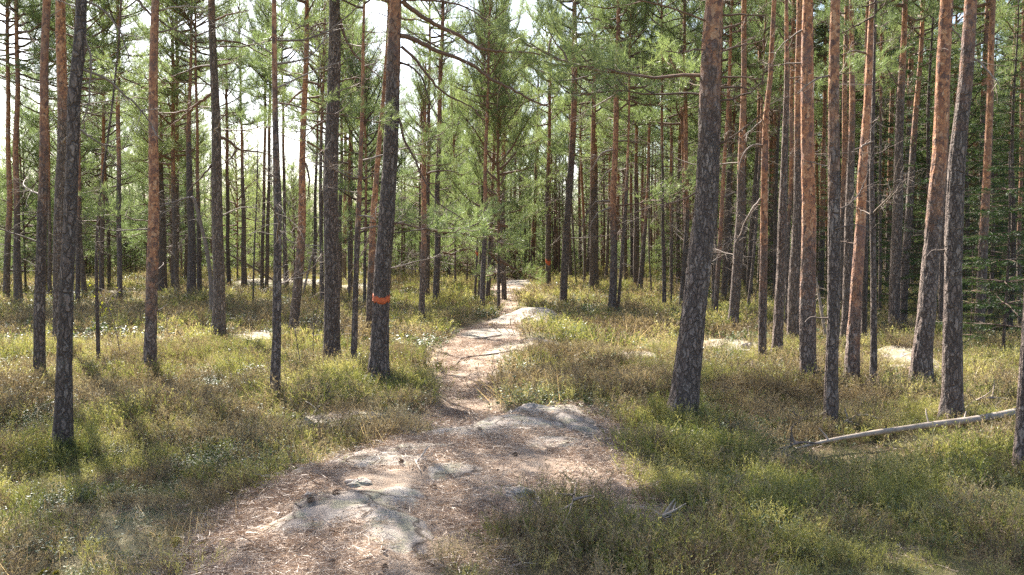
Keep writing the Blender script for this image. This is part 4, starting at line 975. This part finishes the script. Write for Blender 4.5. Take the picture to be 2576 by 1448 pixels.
PALE = [(640, 850, 90, 16), (880, 1055, 140, 22), (2350, 1400, 250, 50), (1700, 880, 250, 25), (2300, 960, 120, 40), (300, 860, 300, 25), (150, 760, 200, 12)]
pts_by = {k: [[], []] for k in KINDS}
for (y0, y1, dens, lod, sc) in ((3.0, 9, 72, 0, 1.0), (9, 16, 40, 0, 1.1), (16, 30, 15, 1, 1.3), (30, 55, 5, 1, 1.7), (55, 85, 1.6, 1, 2.4)):
    x, y = band(y0, y1, dens)
    so, out, sp, path, rock, hump = masks(x, y)
    bare = np.maximum(sstep(-.16, .06, so), sstep(-.24, -.02, sp)); keep = (NR.random(len(x)) > bare) & (NR.random(len(x)) > hump * .6)
    x, y = x[keep], y[keep]; hump = hump[keep]; z = height(x, y)
    # bare to slightly thinner rim beside the outcrop
    g = in_ell(x, y, GREEN); br = in_ell(x, y, BROWN); sh = in_ell(x, y, SHINE); pa = in_ell(x, y, PALE)
    n1 = fbm(x / 1.3, y / 1.3, 200, 3); n2 = fbm(x / .9, y / .9, 220, 3); n3 = fbm(x / 1.6, y / 1.6, 240, 3)
    w = {'bilberry': .25 + 9 * np.maximum(0, n1 - .5) + 2.6 * g, 'heather': .38 + 9.5 * np.maximum(0, n2 - .49) + 2.4 * br, 'lingon': .25 + 7 * np.maximum(0, n3 - .5) + 1.2 * sh, 'straw': .95 + 1.4 * pa + .7 * br, 'lichen': .06 + 4 * np.maximum(0, .42 - n1) + .9 * pa, 'moss': .12 + 4 * np.maximum(0, .45 - n2)}
    LG = [ground_pt(2010, 1165), ground_pt(2330, 1125), ground_pt(2580, 1085)]; ld_ = np.full(x.shape, 9.)
    for A_, B_ in ((LG[0], LG[1]), (LG[1], LG[2])):
        ex, ey = B_[0] - A_[0], B_[1] - A_[1]; t_ = np.clip(((x - A_[0]) * ex + (y - A_[1]) * ey) / (ex * ex + ey * ey), 0, 1); ld_ = np.minimum(ld_, np.hypot(x - A_[0] - t_ * ex, y - A_[1] - t_ * ey))
    near_log = sstep(.55, .25, ld_)
    rim = np.clip(in_ell(x, y, [(h_[0], h_[1] + h_[3], h_[2] * 1.2, h_[3] * 2.2) for h_ in HUMP]), 0, 1)
    names = list(w); Wm = np.stack([w[k] for k in names]); Wm = np.cumsum(Wm / Wm.sum(0), 0); pick = (NR.random(len(x)) > Wm).sum(0).clip(0, len(names) - 1)
    hv = (.30 + 1.12 * fbm(x / .75, y / .75, 260, 2)) * (1 - .75 * near_log) * (1 - .4 * rim) * (.72 + .28 * sstep(4.5, 8, y))
    for i, k in enumerate(names):
        m = pick == i; pts_by[k][lod].append(np.stack([x[m], y[m], z[m] - .01, sc * NR.uniform(.75, 1.25, m.sum()) * hv[m] * (.7 if k == 'moss' or k == 'lichen' else 1)], 1))
for g in TREES.values():
    if g.B[1] > 20 or g.dia < .09: continue
    n = 16; a = NR.uniform(0, TAU, n); rr = g.dia * .6 + NR.uniform(.04, .32, n); x = g.B[0] + rr * np.cos(a); y = g.B[1] + rr * np.sin(a)
    for k_, m in (('bilberry', slice(0, 11)), ('moss', slice(11, 14)), ('heather', slice(14, 16))): pts_by[k_][0].append(np.stack([x[m], y[m], height(x[m], y[m]) - .01, NR.uniform(.6, 1.0, len(x[m]))], 1))
# litter on path and outcrop
for (y0, y1, dens, lod) in ((3.2, 10, 170, 0), (10, 30, 45, 0)):
    x, y = band(y0, y1, dens, 0); so, out, sp, path, rock, hump = masks(x, y); cov = np.maximum(sstep(-.35, .05, so), sstep(-.25, .05, sp)); m = NR.random(len(x)) < .6 * cov * (1 - .95 * rock) * (1 - .9 * (fbm(x * 1.2, y * 1.2, 300, 2) > .62)) + .04
    x, y = x[m], y[m]; pts_by['litter'][0].append(np.stack([x, y, height(x, y) + .001, NR.uniform(.8, 1.2, len(x))], 1))
SN = {'bilberry': ('bilberry_undergrowth', 'low green bilberry twigs covering the forest floor'), 'heather': ('heather_undergrowth', 'brown wiry heather covering the forest floor'), 'lingon': ('lingonberry_undergrowth', 'glossy lingonberry leaves covering the ground'), 'straw': ('dry_grass', 'bleached dry grass among the heath'), 'litter': ('needle_litter', 'fallen pine needles on path and rock'), 'lichen': ('lichen_vegetation', 'pale reindeer lichen cushions'), 'moss': ('moss_vegetation', 'golden green moss cushions')}
tot = 0
for k, (c0, c1, nv) in KINDS.items():
    P = []; idx = []; coll = bpy.data.collections.new(k)
    for o in list(c0.objects) + list(c1.objects): coll.objects.link(o)
    order = sorted(o.name for o in coll.objects); clumps = [i for i, n in enumerate(order) if '_clump' in n]; tufts = [i for i, n in enumerate(order) if '_tuft' in n]
    for lod, ids in ((0, clumps), (1, tufts)):
        if not pts_by[k][lod]: continue
        A = np.concatenate(pts_by[k][lod]); P.append(A); idx.append(NR.choice(ids, len(A)))
    P = np.concatenate(P); idx = np.concatenate(idx); n = len(P); tot += n
    rot = np.stack([NR.normal(0, .1, n), NR.normal(0, .1, n), NR.uniform(0, TAU, n)], 1)
    scatter(SN[k][0], coll, P[:, :3], rot, P[:, 3], idx, SN[k][1])
print('ground cover instances', tot)
# far-off wood: nobody could count it
fm = []
for k in range(5):
    me, H, r, P, z = FT[k]; mb = MB()
    V, F = tube(P, np.interp(z, [-.3, .4, H * .6, H], [r * 1.25, r, r * .7, .015]), 6); mb.add(V, F, 0)
    cb = H * .45
    for j in range(26):
        t = j / 26; ln = 2.0 * (math.sin(math.pi * min(1, .22 + .78 * t)) ** .7 + .1) * NR.uniform(.6, 1.2)
        pine_limb(mb, (float(np.interp(cb, z, P[:, 0])), 0, cb + t * (H - cb)), j * 2.4, math.radians(-8 + 55 * t), ln, .03, .45, 14, w=.018)
    fm.append(mb.mesh('far_pine', [M['bark'], M['needle']]))
fm[0].materials[0] = M['limb']
for k in range(3):
    mb = MB(); Hh = (3.0, 4.5, 2.2)[k]; z = np.linspace(-.2, Hh, 8); V, F = tube(np.stack([0 * z, 0 * z, z], 1), np.interp(z, [-.2, Hh], [.035, .008]), 5); mb.add(V, F, 0)
    for j in range(24):
        t = j / 24; pine_limb(mb, (0, 0, .15 + t * (Hh - .2)), j * 2.4, math.radians(5 + 45 * t), (1.25 - t * .9) * NR.uniform(.7, 1.1), .02, .55, 12, .2, w=.018)
    fm.append(mb.mesh('far_young_pine', [M['bark'], M['needle']]))
for q in fm: q.materials[0] = M['limb']
cf = new_coll('far_pine', fm)
n = 4600; y = NR.uniform(58, 190, n); x = NR.uniform(-.8, .8, n) * y
keep = (x / y > -.12) | (NR.random(n) < .95); x, y = x[keep], y[keep]; n = len(x); kk = np.where(NR.random(n) < .5, NR.integers(0, 5, n), NR.integers(5, 8, n)); fsc = np.where((x / y < .08) & (kk < 5), .72, 1.0) * np.where((kk > 4) & (x / y < .05), 1.35, 1.0)
scatter('distant_forest', cf, np.stack([x, y, height(x, y)], 1), np.stack([np.zeros(n), np.zeros(n), NR.uniform(0, TAU, n)], 1), fsc * NR.uniform(.7, 1.1, n), kk, 'far-off pine wood reading as one mass behind the trees')

# ------------------------------------------------------------------ single things
def log_mesh(P, r, sides, m, stubs=0, name='trunk'):
    P = np.asarray(P, float); d = np.concatenate([[0], np.cumsum(np.linalg.norm(np.diff(P, axis=0), axis=1))]); n = max(12, int(d[-1] / .06)); s = np.linspace(0, d[-1], n)
    Q = np.stack([np.interp(s, d, P[:, i]) for i in range(3)], 1)
    for _ in range(4): Q[1:-1] = .25 * Q[:-2] + .5 * Q[1:-1] + .25 * Q[2:]
    rr = np.interp(s, d, r) * (1 + (noise2(s * 4, s * 0, 9) - .5) * .15); rr[0] *= .5; rr[-1] *= .5
    mb = MB(); V, F = tube(Q, rr, sides); mb.add(V, F)
    mb.add(np.concatenate([V[:sides], [Q[0]]]), [[sides, (j + 1) % sides, j] for j in range(sides)]); mb.add(np.concatenate([V[-sides:], [Q[-1]]]), [[sides, j, (j + 1) % sides] for j in range(sides)])
    for k in range(stubs):
        i = NR.integers(3, n - 3); dd = unit(NR.normal(size=3) + [0, 0, .4]); q = curve_pts(Q[i], dd, NR.uniform(.08, .22), 4, (0, 0, 0), .1); V, F = tube(q, np.linspace(.012, .004, 4), 4); mb.add(V, F)
    return mb.mesh(name, [M[m]])
def lying(name, label, cat, pxs, wds, m, lift, stubs=0, sides=14):
    P = []
    for (px, py), l in zip(pxs, lift):
        p = ground_pt(px, py); p[2] += l; P.append(p)
    P = np.array(P)
    if cat == 'log': P[:, 2] = np.interp(np.arange(len(P)), [0, len(P) - 1], [P[0, 2], P[-1, 2]]) + np.array([0, .01, .02, .02, .01, .005, 0])
    o = P.mean(0).copy(); me = log_mesh(P - o, np.array([w / FPX * p[1] * .5 for w, p in zip(wds, P)]), sides, m, stubs)
    q = obj(name, me, None, tuple(o)); tag(q, label, cat); return q
lying('fallen_log', 'long bleached barkless log lying in the heath before the thick leaning pines', 'log', [(2005, 1150), (2090, 1138), (2200, 1128), (2330, 1108), (2450, 1092), (2530, 1078), (2580, 1070)], [6, 9, 13, 16, 18, 19, 19], 'log', [.08, .10, .12, .13, .14, .15, .16], 5)
lying('fallen_branch', 'curved dead branch on the ground left of the twiggy reddish pine', 'branch', [(1438, 757), (1455, 752), (1480, 748), (1505, 745)], [3, 4, 5, 5], 'dead', [.05, .12, .2, .25], 3, 8)
lying('fallen_branch', 'brown dead branch lying against the mossy granite hump left of the thick leaning pair', 'branch', [(2205, 990), (2240, 975), (2270, 960), (2300, 945)], [8, 9, 9, 7], 'rotten', [.05, .1, .12, .15], 3, 8)
lying('fallen_branch', 'grey forked stick lying in the shade below the left end of the fallen log', 'branch', [(1935, 1185), (1970, 1165), (2010, 1150), (2060, 1145)], [4, 6, 6, 4], 'dead', [.05, .12, .14, .1], 6, 8)
for a in [('crooked dead branch lying behind the log, at the foot of the bright orange curving pine', [(2130, 1010), (2165, 1000), (2200, 1006), (2225, 996)], 'rotten'), ('grey branch lying across the moss right of the pale furrowed pine', [(2425, 1050), (2460, 1040), (2500, 1043), (2530, 1035)], 'dead'),
          ('dark fallen branch between the purplish pine and the log', [(2100, 1105), (2140, 1090), (2180, 1085), (2215, 1092)], 'dead'), ('short broken branch left of the purplish pine', [(1985, 1105), (2015, 1090), (2050, 1092), (2070, 1080)], 'dead'), ('weathered branch lying between the slim orange pine and the largest leaning pine', [(1830, 965), (1860, 955), (1890, 958), (1910, 950)], 'dead')]:
    lying('fallen_branch', a[0], 'branch', a[1], [6, 7, 6, 4], a[2], [.08, .16, .18, .14], 7, 8)
lying('fallen_stick', 'thin pale stick lying on the litter in the middle of the outcrop', 'stick', [(1035, 1150), (1048, 1172), (1058, 1192)], [4, 5, 4], 'log', [.02, .02, .02], 1, 7)
lying('fallen_stick', 'bent twig in the heath at the front right of the rock', 'stick', [(1590, 1315), (1640, 1330), (1680, 1370), (1700, 1345)], [3, 4, 4, 3], 'log', [.1, .14, .12, .2], 3, 7)
lying('fallen_stick', 'dark curved twig in the heath at the bottom, right of the outcrop', 'stick', [(1390, 1385), (1420, 1370), (1440, 1330), (1450, 1290)], [4, 4, 3, 3], 'dead', [.06, .1, .16, .2], 3, 7)
lying('fallen_stick', 'forked dry stick by the edge of the heath below the orange-ringed pine', 'stick', [(790, 1050), (815, 1030), (835, 1012)], [3, 4, 3], 'log', [.05, .1, .15], 4, 7)
for lb, px in (('low root ridge crossing the footpath, nearer one', [(1140, 925), (1160, 905), (1200, 900), (1250, 893), (1300, 880)]), ('short root crossing the pale rock in the footpath, farther one', [(1190, 852), (1215, 855), (1240, 850), (1262, 846)])):
    lying('tree_root', lb, 'root', px, [4] * (len(px)) , 'dead', [.0, .03, .03, .02, .0][:len(px)], 0, 8)
# leaning dead poles
def pole(name, label, a, b, wa, wb, dy, m='dead', stubs=6, cat='dead tree'):
    A = ground_pt(*a); Bp, _ = at_depth(b[0], b[1], A[1] + dy); mid = (A + Bp) / 2 + [0, 0, .05]
    me = log_mesh(np.array([A, mid, Bp]) - A, np.array([wa, (wa + wb) / 2, wb]) / FPX * A[1] * .5, 8, m, stubs); tag(obj(name, me, None, tuple(A)), label, cat)
pole('leaning_dead_tree', 'fallen dead stem propped slantwise against the branchy grey pine', (692, 718), (560, 632), 6, 4, -2.0)
pole('leaning_dead_tree', 'thin leaning dead stem between the orange-topped pine and the thick grey one', (759, 752), (813, 535), 6, 3, 1.0)
pole('leaning_dead_tree', 'bleached spiky dead stem leaning against the purplish pine', (2080, 868), (2050, 690), 9, 6, .3, 'log', 14)
# arched broken tree
A = ground_pt(534, 800); PP = [A]
for (px, py) in [(530, 700), (520, 625), (502, 550), (487, 495), (465, 500), (430, 513), (402, 515)]: p, _ = at_depth(px, py, A[1]); PP.append(p)
r = ground_pt(534, 800)[1] / FPX * .5 * np.array([12, 11, 10, 9, 8, 5, 4, 2])
root = empty('arched_dead_tree', tuple(A), 'bent dead tree arching to the left beside the branchy grey pine', 'dead tree')
obj('trunk', log_mesh(np.array(PP) - A, r, 8, 'dead', 8), root)
for k in range(4):
    p = np.array(PP[3 + k]) - A; d = obj('dead_branch', DEADS[k], root, tuple(p)); d.rotation_euler = (0, .5, R.choice([3.1, -2.7, 2.6])); d.scale = (.6,) * 3
# yellow leaved birch shoot
bp = ground_pt(262, 812); root = empty('birch_sapling', tuple(bp), 'birch shoot with small bright yellow leaves among the left trunks', 'sapling')
mb = MB(); lf = []
for k, (dx, h) in enumerate(((-.32, 1.1), (.02, .75), (.3, .95), (.12, .6))):
    P = curve_pts((0, 0, -.05), unit(np.array([dx * .8, 0, 1.])), h, 7, (dx * .3, 0, 0), .06); V, F = tube(P, np.linspace(.006, .002, 7), 4); mb.add(V, F); i = NR.integers(2, 7, 14); lf.append(P[i] + NR.normal(size=(14, 3)) * .05)
obj('stem', mb.mesh('stem', [M['twig']]), root); lf = np.concatenate(lf); mb = MB(); V, F = leaves(lf, unit(NR.normal(size=lf.shape)), NR.uniform(.05, .08, len(lf)), NR.uniform(.035, .05, len(lf))); mb.add(V, F)
fo = obj('foliage', mb.mesh('foliage', [M['birchleaf']]), root)
# bare thin saplings in the heath
def sapling(px, py, h, lean, label):
    p = ground_pt(px, py); mb = MB(); P = curve_pts((0, 0, -.05), unit(np.array([lean, 0, 1.])), h, 12, (0, 0, .05), .06); V, F = tube(P, np.linspace(.009, .003, 12), 5); mb.add(V, F)
    root = empty('bare_sapling', tuple(p), label, 'sapling', 'thin bare saplings in the heath'); obj('stem', mb.mesh('stem', [M['dead']]), root)
    mb = MB()
    for k in range(16):
        i = NR.integers(3, 12); q = curve_pts(P[i], unit(NR.normal(size=3) + [0, 0, .6]), h * NR.uniform(.08, .3), 5, (0, 0, .1), .15); V, F = tube(q, np.linspace(.004, .0015, 5), 3); mb.add(V, F)
    obj('branch', mb.mesh('branch', [M['dead']]), root)
for a in [(313, 930, 1.5, -.1, 'crooked dead sapling with a twiggy top, right of the yellow-leaved birch shoot'), (759, 955, 1.2, -.15, 'slim bare sapling between the knobbly foremost pine and the thick grey pine, left one'), (793, 925, 1.5, -.1, 'slim bare sapling touching the thick grey pine from the left'), (818, 918, .9, .3, 'short pale dead twig leaning across the base of the thick grey pine'),
          (922, 825, 2.0, -.12, 'thin bare sapling leaning left behind the slim dark pine'), (422, 865, .6, .05, 'short crooked bare stem between the orange-barked pine and the branchy grey pine'), (1240, 790, .9, .25, 'bare twiggy shoot left of the narrow far path'), (1480, 775, 1.2, -.1, 'bare shoot left of the twiggy reddish pine'), (1900, 790, 1.2, .1, 'bare shoot between the twig-hung grey pine and the slim orange pine')]: sapling(*a)
# stones and stump
def stone(px, py, wpx, hpx, label, z=0, name='stone', m='rock', sink=.35):
    p = ground_pt(px, py); sx = wpx / FPX * p[1] * .5; sz = hpx / FPX * p[1]; n, k = 56, 26
    th, ph = np.meshgrid(np.arange(n) / n * TAU, np.linspace(-.3, math.pi / 2, k)); s = R.uniform(0, 90)
    rr = 1 + (noise2(np.cos(th) * 1.7 + s, np.sin(th) * 1.7 + ph * 1.1, 4) - .5) * .6 + (noise2(np.cos(th) * 4 + s, np.sin(th) * 4 + ph * 3, 6) - .5) * .3 - sstep(.12, 0, np.abs(noise2(np.cos(th) * 2.5 + s, np.sin(th) * 2.5 + ph * 2, 8) - .5)) * .12 + (noise2(np.cos(th) * 13 + s, np.sin(th) * 13 + ph * 9, 9) - .5) * .08
    V = np.stack([sx * rr * np.cos(th) * np.cos(ph) ** .7 if False else sx * rr * np.cos(th) * np.abs(np.cos(ph)) ** .7, sx * .75 * rr * np.sin(th) * np.abs(np.cos(ph)) ** .7, sz * rr * np.sin(ph)], -1).reshape(-1, 3)
    i = np.arange(k - 1)[:, None] * n; j = np.arange(n)[None, :]; F = np.stack([i + j, i + (j + 1) % n, i + n + (j + 1) % n, i + n + j], -1).reshape(-1, 4)
    mb = MB(); mb.add(V, F); o = obj(name, mb.mesh(name, [M[m]]), None, (p[0], p[1], p[2] - sz * .1)); tag(o, label, name.split('_')[-1]); return o
stone(900, 1218, 74, 12, 'flat grey stone with a shadowed front lying in the middle of the outcrop'); stone(1316, 1243, 62, 17, 'pale rounded stone at the right rim of the outcrop beside the heather')
stone(778, 1250, 34, 9, 'small half-buried stone left of the flat stone on the outcrop'); stone(1345, 1040, 90, 18, 'rounded granite block on the far crest of the outcrop')
stone(1882, 880, 34, 16, 'dark-ended granite block at the end of the low ledge behind the largest leaning pine'); stone(1330, 803, 40, 10, 'pale slab beside the footpath where it bends')
stone(2290, 935, 120, 9, 'granite hump with moss, seen between the thin stubbed trunk and the leaning pair', name='low_boulder'); stone(2430, 1040, 60, 22, 'moss-covered stump at the foot of the pale furrowed pine', name='mossy_stump', m='moss')  # the mossy one is a stump, simplified to a rounded mound
stone(1860, 884, 110, 6, 'low pale granite ledge behind the largest leaning pine', name='low_boulder'); stone(640, 855, 110, 5, 'pale lichen-covered rock between the branchy grey pine and the knobbly foremost pine', name='low_boulder', m='lichen')
# cones on the litter
def cone_mesh():
    mb = MB(); n = 60; t = (np.arange(n) + .5) / n; a = np.arange(n) * 2.4; r = .016 * np.sin(math.pi * (t * .85 + .1)); b = np.stack([t * .045, r * .5 * np.cos(a), r * .5 * np.sin(a) + .012], 1)
    d = unit(np.stack([np.full(n, .5), np.cos(a), np.sin(a)], 1)); V, F = leaves(b, d, np.full(n, .014), np.full(n, .011)); mb.add(V, F); return mb.mesh('pine_cone', [M['rotten']])
cm = cone_mesh()
for (px, py, lb) in [(1206, 1087, 'dark pine cone on the rock crest near the golden moss'), (1004, 1163, 'pine cone on pale rock in the middle of the outcrop'), (772, 1266, 'pine cone beside the small half-buried stone'), (958, 1388, 'lone pine cone near the bottom middle of the outcrop'), (830, 1428, 'pine cone at the very bottom of the outcrop, left of another'), (968, 1430, 'pine cone at the very bottom of the outcrop, right of another'),
                     (1290, 1150, 'pine cone on litter in the right part of the outcrop'), (540, 1395, 'pine cone at the left edge of the litter'), (855, 1245, 'pine cone between the flat stone and the pale rock'), (1100, 1230, 'pine cone in litter right of the flat stone'), (650, 1225, 'pine cone near the left rim of the outcrop')]:
    p = ground_pt(px, py); o = obj('pine_cone', cm, None, (p[0], p[1], p[2])); o.rotation_euler = (0, 0, R.uniform(0, TAU)); tag(o, lb, 'pine cone', 'pine cones on the outcrop')
print('objects', len(bpy.data.objects))
